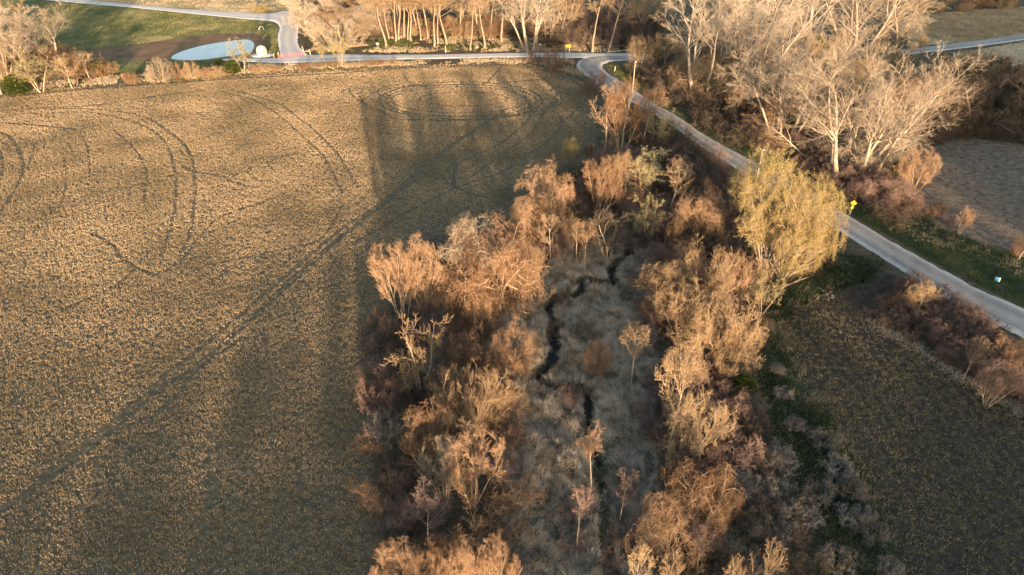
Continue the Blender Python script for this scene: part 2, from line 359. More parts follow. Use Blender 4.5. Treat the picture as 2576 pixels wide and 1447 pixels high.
tracks = []
def tr(pts, wd): tracks.append((smooth(GP(pts), 4), wd))
zb = lambda p: zz(1300, 200, 1.808, p)
zl = lambda p: zz(0, 400, 1.608, p)
zq = lambda p: zz(0, 1300, 1.445, p)
tr(zb([(1290, 440), (1230, 490), (1000, 640), (800, 790), (600, 980), (400, 1130), (200, 1290), (60, 1400)]) + zq([(1300, 100), (1100, 270), (900, 380), (700, 560), (500, 720), (300, 870), (100, 1010), (-40, 1100)]), .85)
tr(zb([(1170, 520), (950, 660), (750, 810), (520, 1010), (300, 1180), (90, 1320)]) + zq([(1250, 60), (1000, 260), (600, 600), (200, 900)]), .5)
tr(zb([(1700, 480), (1700, 560), (1600, 670), (1430, 800), (1250, 900), (1000, 980), (720, 1110), (400, 1290), (200, 1400)]), .35)
tr(zb([(1580, 450), (1500, 590), (1350, 710), (1180, 830), (1000, 960)]), .3)
tr(zb([(1350, 290), (1460, 370), (1490, 450), (1450, 530), (1350, 620), (1250, 690), (960, 830), (930, 1000)]), .3)
tr(zb([(1480, 290), (1560, 350), (1590, 430), (1570, 480)]), .3)
tr(zb([(1690, 270), (1800, 310), (1840, 370), (1810, 440), (1740, 500), (1660, 560)]), .3)
tr(zb([(1600, 420), (1690, 400), (1710, 350), (1680, 280), (1620, 300)]), .3)
def oval(cx, cy_, a, b, w_, t0=0, t1=2 * math.pi): tr([(cx + a * math.cos(t), cy_ + b * math.sin(t)) for t in np.linspace(t0, t1, 22)], w_)
oval(1160, 254, 205, 47, .45); oval(1160, 254, 190, 41, .4); oval(1155, 252, 170, 33, .3); oval(1175, 256, 225, 38, .35, -.5, 2.6)
oval(1150, 252, 240, 52, .3, .1, 3.2); oval(1165, 250, 110, 18, .3); oval(1010, 232, 60, 18, .35, 2, 4.6); oval(1300, 240, 100, 55, .3, -1.6, 1.4)
tr(zb([(110, 310), (170, 280), (190, 320), (250, 370), (420, 450), (520, 500), (800, 510), (1150, 500), (1400, 470)]), .35)
tr(zb([(280, 360), (420, 290), (700, 260), (1100, 250), (1500, 220), (1750, 190)]), .5)
tr(zb([(1170, 240), (1300, 90)]), .4)
tr(zb([(560, 150), (600, 230), (680, 260)]), .25)
for k in (0, 40, 85): tr(zb([(1040 - k, 700 + k), (940 - k, 830 + k), (960, 1000), (1200, 1080)]), .2)
tr(zl([(300, 60), (590, 60), (900, 100), (1050, 180), (1180, 280), (1235, 380), (1250, 480), (1255, 600), (1245, 720), (1225, 860), (1150, 1020)]), .38)
tr(zl([(200, 90), (560, 80), (780, 120), (950, 180), (1060, 270), (1110, 380), (1135, 520), (1130, 700), (1090, 860), (1040, 1000)]), .34)
tr(zl([(-200, 190), (0, 210), (90, 270), (140, 360), (150, 450), (110, 560), (40, 680), (-60, 800)]), .5)
tr(zl([(-100, 260), (0, 330), (14, 400), (8, 480), (-40, 560)]), .4)
tr(zl([(1400, -60), (1650, 10), (1820, 120), (1930, 220), (2060, 340), (2130, 450), (2200, 600)]), .3)
tr(zl([(1550, -50), (1780, 20), (1900, 100), (2060, 230), (2170, 350), (2240, 460), (2300, 560)]), .3)
tr(zl([(1180, 430), (1250, 465), (1420, 490), (1500, 530), (1600, 560)]), .35); tr(zl([(1420, 490), (1600, 460)]), .2)
tr(zl([(-50, 160), (0, 150), (200, 160), (480, 190)]), .6)
tr(zl([(590, 860), (720, 930), (780, 1010), (880, 1080), (1000, 1130)]), .35); tr(zl([(880, 1080), (700, 1220), (400, 1350)]), .3)
tr(zl([(730, 190), (860, 310), (930, 420), (945, 480), (940, 560), (930, 640)]), .22)
tr(zl([(410, 370), (430, 500), (410, 640), (380, 690)]), .16); tr(zl([(520, 220), (570, 320), (580, 470), (640, 480)]), .16)
tr(zl([(830, 640), (850, 560), (930, 540)]), .2); tr(zl([(230, 280), (180, 450)]), .25)
tr(zl([(1840, 600), (1600, 690), (1380, 780), (1150, 1060)]), .22); tr(zl([(2200, 680), (2080, 880), (1900, 950), (1350, 1060)]), .25)
tr(zl([(0, 70), (300, 50), (560, 40), (900, -10), (1300, -60)]), .4); tr(zl([(0, 110), (350, 65)]), .3)
tr(zl([(2180, 350), (1700, 370), (1500, 500)]), .15)
tr(zq([(260, 170), (230, 260), (180, 340), (60, 460), (0, 500)]), .25)
tr(zq([(1210, 730), (1210, 900), (1190, 1080), (1170, 1200), (1140, 1320), (1120, 1420)]), .3); tr(zq([(1275, 700), (1260, 850), (1250, 1010)]), .28)
tr(zq([(1740, 800), (1745, 1000), (1750, 1250)]), .22); tr(zq([(1570, 250), (1560, 500), (1600, 800)]), .16)
tr(zq([(1400, 80), (1150, 250), (950, 480), (600, 640)]), .35)
tr([(0, 246), (150, 231), (330, 216), (600, 198), (860, 184), (1000, 172)], .8)
br_left = GP([(1946, 822), (1974, 861), (2017, 935), (2061, 1001), (2104, 1079), (2148, 1157), (2191, 1235), (2235, 1318), (2278, 1447), (2345, 1700)])
def stub_keep(x, y):
    k = .80 + .9 * (fbm(x, y, .6, 3, 2) - .5) + .8 * (fbm(x, y, 14, 8, 3) - .5)
    k *= np.clip(.15 + .85 * np.clip((.8 - 0 * x), 0, 1), 0, 1) * 1.25
    for line, wd in tracks:
        lo, hi = line.min(0) - 2, line.max(0) + 2
        s = (x > lo[0]) & (x < hi[0]) & (y > lo[1]) & (y < hi[1])
        if s.any():
            d = pdist(x[s], y[s], line) + (vnoise(x[s], y[s], .8, 77) - .5) * .18
            k[s] *= np.clip(.12 + (d - wd * .66) * 3.0, .12, 1)
    e = pdist(x, y, field_edge) + (fbm(x, y, 5, 21) - .5) * 3
    k *= np.clip(e / 3.5, .12, 1)
    return np.clip(k, 0, 1)
field_edge = GP([(-500, 290), (0, 240), (470, 202), (860, 174), (1270, 162), (1340, 168), (1420, 190), (1480, 225), (1495, 260), (1495, 330), (1470, 400), (1330, 480), (1270, 555), (1130, 600), (1010, 660), (955, 800), (940, 900), (945, 1100), (955, 1200), (965, 1600)])
# nearer ground has smaller, denser tufts
x, y = sample(field_poly, 18, stub_keep, 1)
t = np.clip(.42 + (fbm(x, y, 9, 40) - .5) * 1.0 + rng.normal(0, .13, len(x)), 0, 1)
blades('crop_stubble', x, y, np.full(len(x), .01), rng.uniform(.17, .34, len(x)), .075, .5, M['stubble'], t, per=4, spread=.12,
       label='tan crop stubble standing in tufts across the big field', cat='stubble')
x, y = sample(field_poly, 1.6, None, 2)
blades('field_grass', x, y, np.full(len(x), .01), rng.uniform(.08, .16, len(x)), .08, .6, M['dull'], np.clip(.55 + (fbm(x, y, 6, 44) - .5) * 1.5, 0, 1), per=4, spread=.2,
       label='low green cover growing between the stubble of the big field', cat='grass')
x, y = sample(br_field, 20, lambda x, y: np.clip(.55 + 2.6 * (fbm(x, y, .75, 12, 2) - .5) + .8 * (fbm(x, y, 9, 13) - .5) + .42 * np.sin(pdist(x, y, br_left) * 4.2), .05, 1), 3)
blades('field_stubble', x, y, np.full(len(x), .01), rng.uniform(.2, .36, len(x)), .09, .5, M['dull'], np.clip(.6 + rng.normal(0, .2, len(x)), 0, 1), per=5, spread=.12,
       label='sparse grey tan stubble on the dark field below the gravel road', cat='stubble')
x, y = sample(br_field, 5, lambda x, y: np.clip(.2 + 2.2 * (fbm(x, y, 4, 14) - .42), .05, 1), 4)
blades('weeds', x, y, np.full(len(x), .01), rng.uniform(.1, .2, len(x)), .08, .6, M['grass'], np.full(len(x), .6), per=4, spread=.15,
       label='green weeds sprouting on the dark field below the gravel road', cat='weeds')
# marsh grass: long blades combed in swirls over the hummocks
x, y = sample(marsh_poly, 60, lambda x, y: np.clip((pdist(x, y, creek_line) - .75) * 3, 0, 1) * np.clip(.9 + (fbm(x, y, 2, 60) - .5), .2, 1), 5)
th = (fbm(x, y, 5, 61, 2) * 5 + fbm(x, y, 1.5, 62, 2) * 3) * math.pi
blades('marsh_grass', x, y, ground_z(x, y), rng.uniform(.5, 1.1, len(x)), .055, .97, M['straw'],
       np.clip(.7 + (fbm(x, y, .7, 63) - .5) * 2.0, 0, 1), per=4, spread=.12, dirn=th,
       label='flattened grey straw coloured marsh grass matted along the creek', cat='marsh grass')
x, y = sample(marsh_poly, 14, lambda x, y: np.clip((fbm(x, y, 5, 66) - .55) * 6, 0, 1) * (pdist(x, y, creek_line) > .5), 6)
blades('green_marsh_grass', x, y, ground_z(x, y), rng.uniform(.3, .6, len(x)), .08, .7, M['grass'], np.full(len(x), .6), per=5, spread=.15,
       label='fresh green grass coming up through the creek marsh', cat='grass')
def cover(name, px, dens, h, m, label, cat, keep=None, tint=.5, per=5, wd=.1, lean=.5, seed=0, spread=.2, z=0):
    poly = GP(px); x, y = sample(poly, dens, keep, seed)
    x2 = x + rng.normal(0, .6, len(x)); y2 = y + rng.normal(0, .6, len(y))
    blades(name, x2, y2, ground_z(x2, y2) + z, rng.uniform(h * .6, h * 1.3, len(x)), wd, lean, m, np.clip(tint + (fbm(x, y, 3, seed) - .5) * 1.4, 0, 1), per, spread, label=label, cat=cat)
NZ = lambda sc, th, g, s: (lambda x, y: np.clip((fbm(x, y, sc, s) - th) * g, 0, 1))
cover('verge_grass', [(2119, 528), (2175, 558), (2304, 632), (2452, 712), (2640, 800), (2800, 780), (2576, 655), (2508, 628), (2397, 590), (2312, 548), (2220, 500)], 12, .3, M['grass'],
      'dark green verge grass between the gravel road and the ploughed field', 'grass', None, .5, 5, .1, seed=21)
cover('dry_verge_grass', [(2180, 520), (2260, 500), (2330, 550), (2420, 600), (2520, 640), (2600, 680), (2600, 720), (2450, 640), (2300, 600), (2200, 560)], 9, .5, M['dull'],
      'dry tufted grass on the bank beside the ploughed field', 'grass', NZ(2, .45, 5, 22), .85, 6, .08, seed=22)
cover('strip_grass', [(1900, 930), (1885, 850), (1910, 790), (1980, 735), (2040, 690), (2110, 640), (2230, 655), (2180, 705), (2060, 745), (1975, 800), (1952, 828), (2000, 925), (2060, 1010), (2150, 1165), (2240, 1330), (2300, 1500), (2080, 1500), (2030, 1300), (1950, 1120)],
      20, .5, M['grass'], 'dark green grass strip between the thicket and the field', 'grass', NZ(3.5, .30, 4, 23), .35, 5, .09, seed=23)
cover('strip_dead_grass', [(1900, 930), (1885, 850), (1980, 735), (2110, 640), (2230, 655), (2060, 745), (1952, 828), (2060, 1010), (2150, 1165), (2300, 1500), (2080, 1500), (2030, 1300), (1950, 1120)],
      8, .55, M['dull'], 'grey dead grass mixed into the green strip beside the thicket', 'grass', NZ(2.5, .42, 4, 42), .6, 6, .08, .8, seed=42)
cover('pale_edge_grass', [(1946, 815), (1962, 822), (2000, 890), (2030, 940), (2070, 1005), (2110, 1080), (2160, 1170), (2240, 1320), (2290, 1500), (2270, 1500), (2225, 1330), (2150, 1180), (2050, 1010), (2000, 940), (1960, 880)],
      16, .5, M['dull'], 'pale dry grass edging the dark field below the green strip', 'grass', NZ(2, .40, 5, 24), .8, 6, .08, seed=24)
cover('hollow_edge_grass', [(1900, 862), (1950, 800), (2010, 755), (2080, 735), (2120, 720), (2120, 728), (2080, 745), (2015, 768), (1962, 815), (1915, 872)],
      16, .6, M['straw'], 'wavy line of dead grass along the green hollow by the thicket', 'grass', NZ(2.5, .42, 6, 41), .5, 6, .08, .8, seed=41)
cover('ditch_grass', [(2190, 805), (2226, 822), (2278, 850), (2365, 905), (2452, 958), (2576, 1030), (2700, 1120), (2700, 1150), (2576, 1052), (2452, 975), (2365, 925), (2278, 870), (2200, 830)],
      18, .5, M['straw'], 'line of matted dry grass between the dark field and the roadside bushes', 'grass', None, .6, 6, .08, .9, seed=25)
cover('headland_weeds', [(1960, 815), (2030, 735), (2150, 695), (2250, 690), (2310, 720), (2240, 780), (2200, 815), (2130, 790), (2040, 795)], 7, .25, M['dull'],
      'sparse dead weeds on the tilled headland by the gravel road', 'weeds', NZ(3, .4, 4, 26), .25, 5, .08, seed=26)
cover('far_verge_grass', [(0, 236), (150, 220), (470, 198), (640, 182), (860, 170), (1100, 162), (1340, 160), (1440, 185), (1500, 215), (1460, 170), (1430, 148), (1200, 149), (950, 153), (780, 160), (640, 162), (480, 178), (250, 195), (0, 222)],
      3.2, .6, M['tangrass'], 'pale tan grass along the far edge of the big field', 'grass', NZ(6, .36, 6, 27), .6, 6, .16, seed=27, spread=.4)
cover('far_green_grass', [(0, 240), (150, 224), (470, 201), (640, 186), (860, 173), (860, 164), (640, 172), (470, 186), (150, 210), (0, 225)],
      2.5, .3, M['meadow'], 'green grass margin at the far edge of the big field', 'grass', NZ(8, .45, 6, 28), .3, 5, .18, seed=28, spread=.4)
cover('meadow_grass', [(90, 2), (342, 22), (615, 50), (677, 56), (700, 72), (696, 92), (700, 137), (650, 145), (672, 100), (640, 84), (547, 84), (430, 98), (232, 128), (200, 160), (100, 100)],
      2.2, .22, M['meadow'], 'short green and straw meadow grass around the pond', 'grass', None, .6, 4, .22, seed=29, spread=.45)
cover('far_pasture_grass', [(60, -60), (239, 1), (342, 10), (478, 22), (581, 30), (656, 32), (720, 26), (740, -60)], 1.6, .25, M['tangrass'],
      'dry golden grass on the far side of the gravel drive', 'grass', NZ(9, .3, 6, 40), .5, 4, .24, seed=40, spread=.5)
cover('pondside_grass', [(230, 150), (430, 157), (560, 153), (650, 140), (700, 140), (690, 150), (640, 165), (480, 180), (240, 195)],
      2.2, .22, M['meadow'], 'dark green grass on the near bank of the pond', 'grass', None, .2, 4, .22, seed=30, spread=.45)
cover('roadside_brush_grass', [(770, 128), (860, 132), (1100, 131), (1430, 129), (1560, 130), (1560, 100), (1400, 95), (1200, 85), (1000, 90), (860, 110)],
      3.5, .6, M['tangrass'], 'mixed pale grass and green growth under the row of tall trees', 'grass', NZ(5, .42, 5, 31), .5, 6, .16, seed=31, spread=.4)
cover('roadside_green_growth', [(770, 128), (860, 128), (1100, 129), (1430, 127), (1430, 95), (1200, 85), (1000, 90), (860, 105)],
      2.2, .5, M['meadow'], 'green ground growth under the row of tall trees', 'grass', NZ(7, .48, 6, 32), .2, 6, .16, seed=32, spread=.4)
cover('bend_grass', [(1524, 165), (1620, 158), (1660, 175), (1640, 230), (1611, 232), (1556, 196)], 5, .3, M['meadow'],
      'green grass inside the bend of the gravel road', 'grass', None, .3, 5, .14, seed=33)
cover('slope_grass', [(2290, 40), (2576, 20), (2700, 30), (2700, 70), (2576, 84), (2400, 108), (2330, 90)], 2.5, .8, M['tangrass'],
      'rusty tall grass on the slope beyond the far road', 'grass', NZ(6, .3, 6, 34), .4, 6, .22, seed=34, spread=.5)
cover('pasture_grass', [(2395, 135), (2576, 106), (2800, 70), (2800, 205), (2600, 200), (2420, 185)], 2, .35, M['straw'],
      'pale dry pasture grass below the far road', 'grass', None, .75, 5, .18, seed=35, spread=.4)
cover('road_shoulder_grass', [(1640, 252), (1693, 282), (1775, 335), (1824, 362), (1902, 402), (1990, 455), (1990, 435), (1902, 385), (1824, 345), (1775, 320), (1700, 270), (1650, 240)],
      10, .3, M['grass'], 'green grass on the far shoulder of the gravel road', 'grass', None, .6, 5, .12, seed=36)
cover('thicket_litter', [(980, 660), (1130, 600), (1270, 560), (1330, 490), (1440, 440), (1500, 400), (1520, 260), (1600, 270), (1740, 370), (1870, 450), (1990, 540), (2110, 600), (2060, 690), (1930, 780), (1900, 860), (1960, 960), (2080, 1200), (2180, 1500), (960, 1500), (940, 1000)],
      4.5, .5, M['dull'], 'dead grass and leaf litter under the creekside thicket', 'undergrowth', None, .5, 5, .1, .7, seed=37)
cover('ploughed_residue', [(2306, 372), (2346, 352), (2411, 344), (2541, 360), (2600, 370), (2700, 690), (2508, 619), (2397, 582), (2312, 510), (2298, 468)],
      15, .12, M['straw'], 'pale crop residue lying in curved rows on the ploughed field', 'crop residue', lambda x, y: np.clip(.35 + .38 * np.sin(pdist(x, y, r_field) * 2.4) + 2.0 * (fbm(x, y, 2.5, 38) - .5), .03, 1), .5, 4, .09, .9, seed=38)

# ------------------------------------------------------------------ bare trees, grown level by level
def unit(a): return a / (np.linalg.norm(a, axis=-1, keepdims=True) + 1e-9)
def grow_lines(r, P0, D0, L, K, wig, trop, curl=0):
    """polylines (N,K,3) from start points, directions and lengths"""
    N = len(P0); P = np.empty((N, K, 3)); P[:, 0] = P0; d = unit(D0); st = (L / (K - 1))[:, None]
    for k in range(1, K):
        P[:, k] = P[:, k - 1] + d * st
        d = unit(d + r.normal(0, wig, (N, 3)) + np.array([0, 0, trop + curl * k]))
    return P
def tubes(P, R, S):
    N, K, _ = P.shape
    T = np.empty_like(P); T[:, :-1] = P[:, 1:] - P[:, :-1]; T[:, -1] = T[:, -2]; T = unit(T)
    ref = np.where(np.abs(T[:, :1, 2:3]) > .9, np.array([1., 0, 0]), np.array([0, 0, 1.]))
    A = unit(np.cross(T, np.broadcast_to(ref, T.shape))); B = np.cross(T, A)
    an = np.arange(S) * 2 * math.pi / S
    V_ = P[:, :, None] + R[:, :, None, None] * (A[:, :, None] * np.cos(an)[:, None] + B[:, :, None] * np.sin(an)[:, None])
    i = np.arange(N * K * S).reshape(N, K, S); j = np.roll(i, -1, 2)
    F = np.stack([i[:, :-1], j[:, :-1], j[:, 1:], i[:, 1:]], -1).reshape(-1, 4)
    return V_.reshape(-1, 3), F
def children(r, P, R, L, n, t0, t1, ang, ratio, taper_t, up=0.0, rmin=.012, rr=.6, flat=0.0):
    N, K, _ = P.shape
    t = np.sort(r.uniform(t0, t1, (N, n)), 1); t[:, -1] = np.maximum(t[:, -1], .97 * t1)
    f = t * (K - 1); k = np.minimum(f.astype(int), K - 2); fr = (f - k)[..., None]
    ii = np.arange(N)[:, None]
    p = P[ii, k] * (1 - fr) + P[ii, k + 1] * fr; tan = unit(P[ii, k + 1] - P[ii, k])
    rad = (R[ii, k] * (1 - fr[..., 0]) + R[ii, k + 1] * fr[..., 0])
    rv = r.normal(0, 1, (N, n, 3)); side = unit(np.cross(tan, rv)); side[..., 2] *= (1 - flat)
    a = np.radians(ang) * r.uniform(.6, 1.35, (N, n))[..., None]
    d = unit(tan * np.cos(a) + unit(side) * np.sin(a) + np.array([0, 0, up]))
    ln = L[:, None] * ratio * (1 - taper_t * t) * r.uniform(.65, 1.25, (N, n))
    return p.reshape(-1, 3), d.reshape(-1, 3), ln.ravel(), np.maximum(rad.ravel() * rr, rmin)
def grow_tree(seed, stems, levels, rmin=.016, dead=0):
    """stems: dict(n, len, lean, r, K, wig, up, spread); levels: list of dicts. returns (trunk verts,faces),(crown verts,faces),tips"""
    r = np.random.default_rng(seed); n = stems['n']
    az = np.arange(n) * 2 * math.pi / n + r.uniform(0, .9, n) + r.uniform(0, 6)
    if 'az' in stems: az = np.full(n, stems['az'])
    lean = np.radians(stems['lean']) * r.uniform(.35, 1.15, n) if n > 1 else np.radians([stems['lean']])
    D0 = np.c_[np.cos(az) * np.sin(lean), np.sin(az) * np.sin(lean), np.cos(lean)]
    P0 = np.c_[np.cos(az), np.sin(az), np.zeros(n)] * stems.get('spread', .3) * (n > 1)
    P0[:, 2] = -.15
    L = stems['len'] * r.uniform(.78, 1.05, n) if n > 1 else np.array([stems['len']])
    P = grow_lines(r, P0, D0, L, stems.get('K', 9), stems.get('wig', .07), stems.get('up', .03))
    K = P.shape[1]; tt = np.linspace(0, 1, K)
    R = stems['r'] * (1 - .88 * tt ** .9)[None] * r.uniform(.75, 1.1, (n, 1)); R[:, 0] *= 1.35
    tv, tf = tubes(P, np.maximum(R, rmin * 1.6), 7); cvs, cfs, off = [], [], 0
    cur = (P, R, L); tips = None; tl = [(tv, tf)]
    for i, lv in enumerate(levels):
        P, R, L = cur
        p, d, ln, r0 = children(r, P, R, L, lv['n'], lv.get('t0', .3), lv.get('t1', 1), lv.get('ang', 40), lv.get('ratio', .5), lv.get('tap', .35), lv.get('up', 0), rmin, lv.get('rr', .62))
        K = lv.get('K', 5)
        P2 = grow_lines(r, p, d, ln, K, lv.get('wig', .12), lv.get('trop', .03), lv.get('curl', 0))
        P2[..., 2] = np.maximum(P2[..., 2], .05)
        R2 = r0[:, None] * (1 - .8 * np.linspace(0, 1, K))[None]; R2 = np.maximum(R2, rmin * (1.5 if lv.get('wood') else .7))
        v, f = tubes(P2, R2, 5 if i == 0 else 3)
        if lv.get('wood'): tl.append((v, f))
        else: cvs.append(v); cfs.append(f + off); off += len(v)
        cur = (P2, R2, ln); tips = P2
    o2 = 0; TV, TF = [], []
    for v, f in tl: TV.append(v); TF.append(f + o2); o2 += len(v)
    TV = np.concatenate(TV)
    return (TV, np.concatenate(TF)), (np.concatenate(cvs), np.concatenate(cfs)), tips
def dome(v, Rx, Rz, zc, k=.42, lw=1.1):
    r = np.hypot(v[:, 0], v[:, 1]) + 1e-6; z = v[:, 2]; o = v.copy()
    up = z > zc; q = np.sqrt((r / Rx) ** 2 + ((z - zc) / Rz) ** 2)
    f = np.where(q > .92, (.92 + (q - .92) * k) / q, 1)
    o[up, 0] *= f[up]; o[up, 1] *= f[up]; o[up, 2] = zc + (z[up] - zc) * f[up]
    lim = Rx * (np.sqrt(np.clip(1 - ((z - zc) / (zc * lw)) ** 2, 0, 1)) * .8 + (.22 if lw > 1 else .08))
    g = np.where(r > lim, (lim + (r - lim) * (k + .1)) / r, 1); g = np.where(up, 1, g)
    o[:, 0] *= g; o[:, 1] *= g
    return o
def leaves(r, tips, per, size, spread):
    P = tips[:, 1:].reshape(-1, 3); P = np.repeat(P, per, 0); N = len(P)
    c = P + r.normal(0, spread, (N, 3)); a = unit(r.normal(0, 1, (N, 3))); b = unit(np.cross(a, r.normal(0, 1, (N, 3))))
    s = size * r.uniform(.5, 1.4, (N, 1))
    v = np.stack([c - a * s, c + b * s * .6, c + a * s, c - b * s * .6], 1).reshape(-1, 3)
    return v, np.arange(N * 4).reshape(-1, 4), np.repeat(r.uniform(0, 1, N), 4)

KINDS = {}
def proto(kind, seeds, stems, levels, bark, twig, rmin=.016, bud=None, single=False, env=None):
    out = []
    for s in seeds:
        (tv, tf), (cv, cf), tips = grow_tree(s, stems, levels, rmin)
        if env:                                     # (height/width of crown, centre height): rounds the crown off
            a0 = np.concatenate([tv, cv]); H0 = np.percentile(a0[:, 2], 93); R0 = np.percentile(np.hypot(a0[:, 0], a0[:, 1]), 86) * env[0]
            zc = H0 * env[1]; lw = env[2] if len(env) > 2 else 1.1; tv = dome(tv, R0, H0 - zc, zc, lw=lw); cv = dome(cv, R0, H0 - zc, zc, lw=lw)
            ts = tips.shape; tips = dome(tips.reshape(-1, 3), R0, H0 - zc, zc, lw=lw).reshape(ts)
        av = np.concatenate([tv, cv]); H = np.percentile(av[:, 2], 98.5)
        rad = np.percentile(np.hypot(av[:, 0], av[:, 1]), 92 if env else 88)
        parts = []
        if single:
            parts.append((kind, mesh_np(kind, av, [tf, cf + len(tv)], M[twig], link=False)))
        else:
            parts.append(('trunk', mesh_np('trunk', tv, tf, M[bark], smooth_=True, link=False)))
            parts.append(('crown', mesh_np('crown', cv, cf, M[twig], link=False)))
            if bud:
                v, f, t = leaves(np.random.default_rng(s), tips, bud[1], bud[2], bud[3])
                parts.append(('foliage', mesh_np('foliage', v, f, M[bud[0]], tint=t, link=False)))
        out.append((parts, H, rad))
    KINDS[kind] = out

W = lambda **k: k
# tall cottonwood with several stems
proto('cottonwood_tree', (11, 12, 13), W(n=5, len=26, lean=22, r=.46, K=11, wig=.05, up=.012, spread=1.6),
      [W(n=9, t0=.36, ang=36, ratio=.50, tap=.35, K=8, wig=.11, trop=.035, wood=1), W(n=8, t0=.2, ang=38, ratio=.5, K=6, wig=.13, trop=.04, wood=1),
       W(n=7, t0=.15, ang=36, ratio=.52, K=4, wig=.13, trop=.05), W(n=4, t0=.2, ang=34, ratio=.6, K=3, wig=.15, trop=.05)], 'bark_pale', 'twig_pale', .018)
proto('tall_bare_tree', (21, 22, 23), W(n=1, len=22, lean=4, r=.27, K=12, wig=.05, up=.05),
      [W(n=12, t0=.48, ang=40, ratio=.36, tap=.4, K=7, wig=.13, trop=.06, wood=1), W(n=8, t0=.2, ang=42, ratio=.5, K=5, wig=.15, trop=.03),
       W(n=8, t0=.15, ang=38, ratio=.5, K=4, wig=.15, trop=.03), W(n=4, t0=.2, ang=38, ratio=.55, K=3, trop=.03)], 'bark_wood', 'twig_tan', .018)
proto('leaning_cottonwood', (35,), W(n=1, az=0, len=23, lean=52, r=.42, K=11, wig=.04, up=.012),
      [W(n=11, t0=.3, ang=38, ratio=.42, tap=.35, K=7, wig=.12, trop=.06, wood=1), W(n=8, t0=.2, ang=42, ratio=.5, K=5, wig=.15, trop=.04),
       W(n=7, t0=.15, ang=38, ratio=.5, K=4, wig=.15, trop=.04), W(n=4, t0=.2, ang=38, ratio=.55, K=3, trop=.02)], 'bark_pale', 'twig_tan', .02)
proto('spreading_tree', (31, 32), W(n=3, len=17, lean=30, r=.36, K=10, wig=.08, up=.05, spread=.5),
      [W(n=9, t0=.25, ang=42, ratio=.5, tap=.35, K=7, wig=.14, trop=.03, wood=1), W(n=8, t0=.2, ang=42, ratio=.5, K=5, wig=.15, trop=.02),
       W(n=8, t0=.15, ang=38, ratio=.5, K=4, wig=.15, trop=.02), W(n=5, t0=.2, ang=38, ratio=.55, K=3, trop=.02)], 'bark_tan', 'twig_pale', .02)
# round crowned budding tree
proto('budding_tree', (41, 42), W(n=14, len=14, lean=50, r=.2, K=10, wig=.05, up=.03, spread=.8),
      [W(n=11, t0=.3, ang=36, ratio=.46, tap=.25, K=6, wig=.10, trop=.05, wood=1), W(n=8, t0=.2, ang=40, ratio=.5, K=4, wig=.13, trop=.02),
       W(n=7, t0=.2, ang=40, ratio=.5, K=3, wig=.13, trop=.01), W(n=3, t0=.2, ang=38, ratio=.6, K=3)], 'bark_pale', 'twig_tan', .016, ('bud', 1, .06, .16), env=(1.0, .56, .92))
proto('pale_budding_tree', (45, 46), W(n=3, len=9, lean=18, r=.13, K=9, wig=.06, up=.05, spread=.2),
      [W(n=9, t0=.25, ang=38, ratio=.45, tap=.35, K=6, wig=.12, trop=.06), W(n=8, t0=.2, ang=38, ratio=.5, K=4, wig=.13, trop=.03),
       W(n=7, t0=.2, ang=38, ratio=.55, K=3, wig=.13, trop=.02)], 'bark_tan', 'twig_tan', .016, ('palebud', 1, .085, .12))
# thicket tree draped with drooping vine twigs
proto('vine_draped_tree', (51, 52, 53), W(n=6, len=7.5, lean=55, r=.14, K=8, wig=.15, up=.02, spread=.4),
      [W(n=10, t0=.25, ang=55, ratio=.55, tap=.25, K=7, wig=.28, trop=.03, curl=-.03, wood=1), W(n=9, t0=.1, ang=55, ratio=.55, K=6, wig=.3, trop=-.02, curl=-.05),
       W(n=8, t0=.1, ang=50, ratio=.6, K=5, wig=.3, trop=-.05, curl=-.05), W(n=2, t0=.3, ang=45, ratio=.6, K=3, wig=.3)], 'bark_tan', 'twig_orange', .014, env=(1.0, .5))
# upright vase shaped clump
proto('upright_bare_tree', (61, 62, 63), W(n=7, len=11, lean=24, r=.13, K=9, wig=.06, up=.035, spread=.5),
      [W(n=9, t0=.3, ang=30, ratio=.42, tap=.3, K=6, wig=.10, trop=.07, wood=1), W(n=8, t0=.15, ang=34, ratio=.5, K=4, wig=.12, trop=.06),
       W(n=7, t0=.15, ang=34, ratio=.6, K=4, wig=.14, trop=.04), W(n=3, t0=.2, ang=34, ratio=.6, K=3, wig=.12)], 'bark_tan', 'twig_orange', .015, env=(1.15, .62))
# wide fan of fine yellowish branches
proto('fan_shaped_tree', (71, 72, 73), W(n=14, len=9, lean=76, r=.13, K=8, wig=.07, up=.035, spread=.5),
      [W(n=9, t0=.15, ang=36, ratio=.5, tap=.3, K=6, wig=.12, trop=.02, wood=1), W(n=7, t0=.15, ang=36, ratio=.5, K=4, wig=.14, trop=.03),
       W(n=6, t0=.15, ang=36, ratio=.6, K=4, wig=.14, trop=.02), W(n=3, t0=.2, ang=36, ratio=.6, K=3, wig=.12)], 'bark_tan', 'twig_tan', .017, env=(1.1, .48))
proto('gnarled_tree', (81, 82), W(n=3, len=9, lean=30, r=.17, K=10, wig=.15, up=.03, spread=.3),
      [W(n=11, t0=.25, ang=52, ratio=.42, tap=.3, K=7, wig=.26, trop=.06, rr=.7), W(n=8, t0=.15, ang=50, ratio=.48, K=5, wig=.25, trop=.05, rr=.7),
       W(n=5, t0=.15, ang=45, ratio=.5, K=4, wig=.2, trop=.05, rr=.75)], 'bark_pale', 'twig_tan', .024)
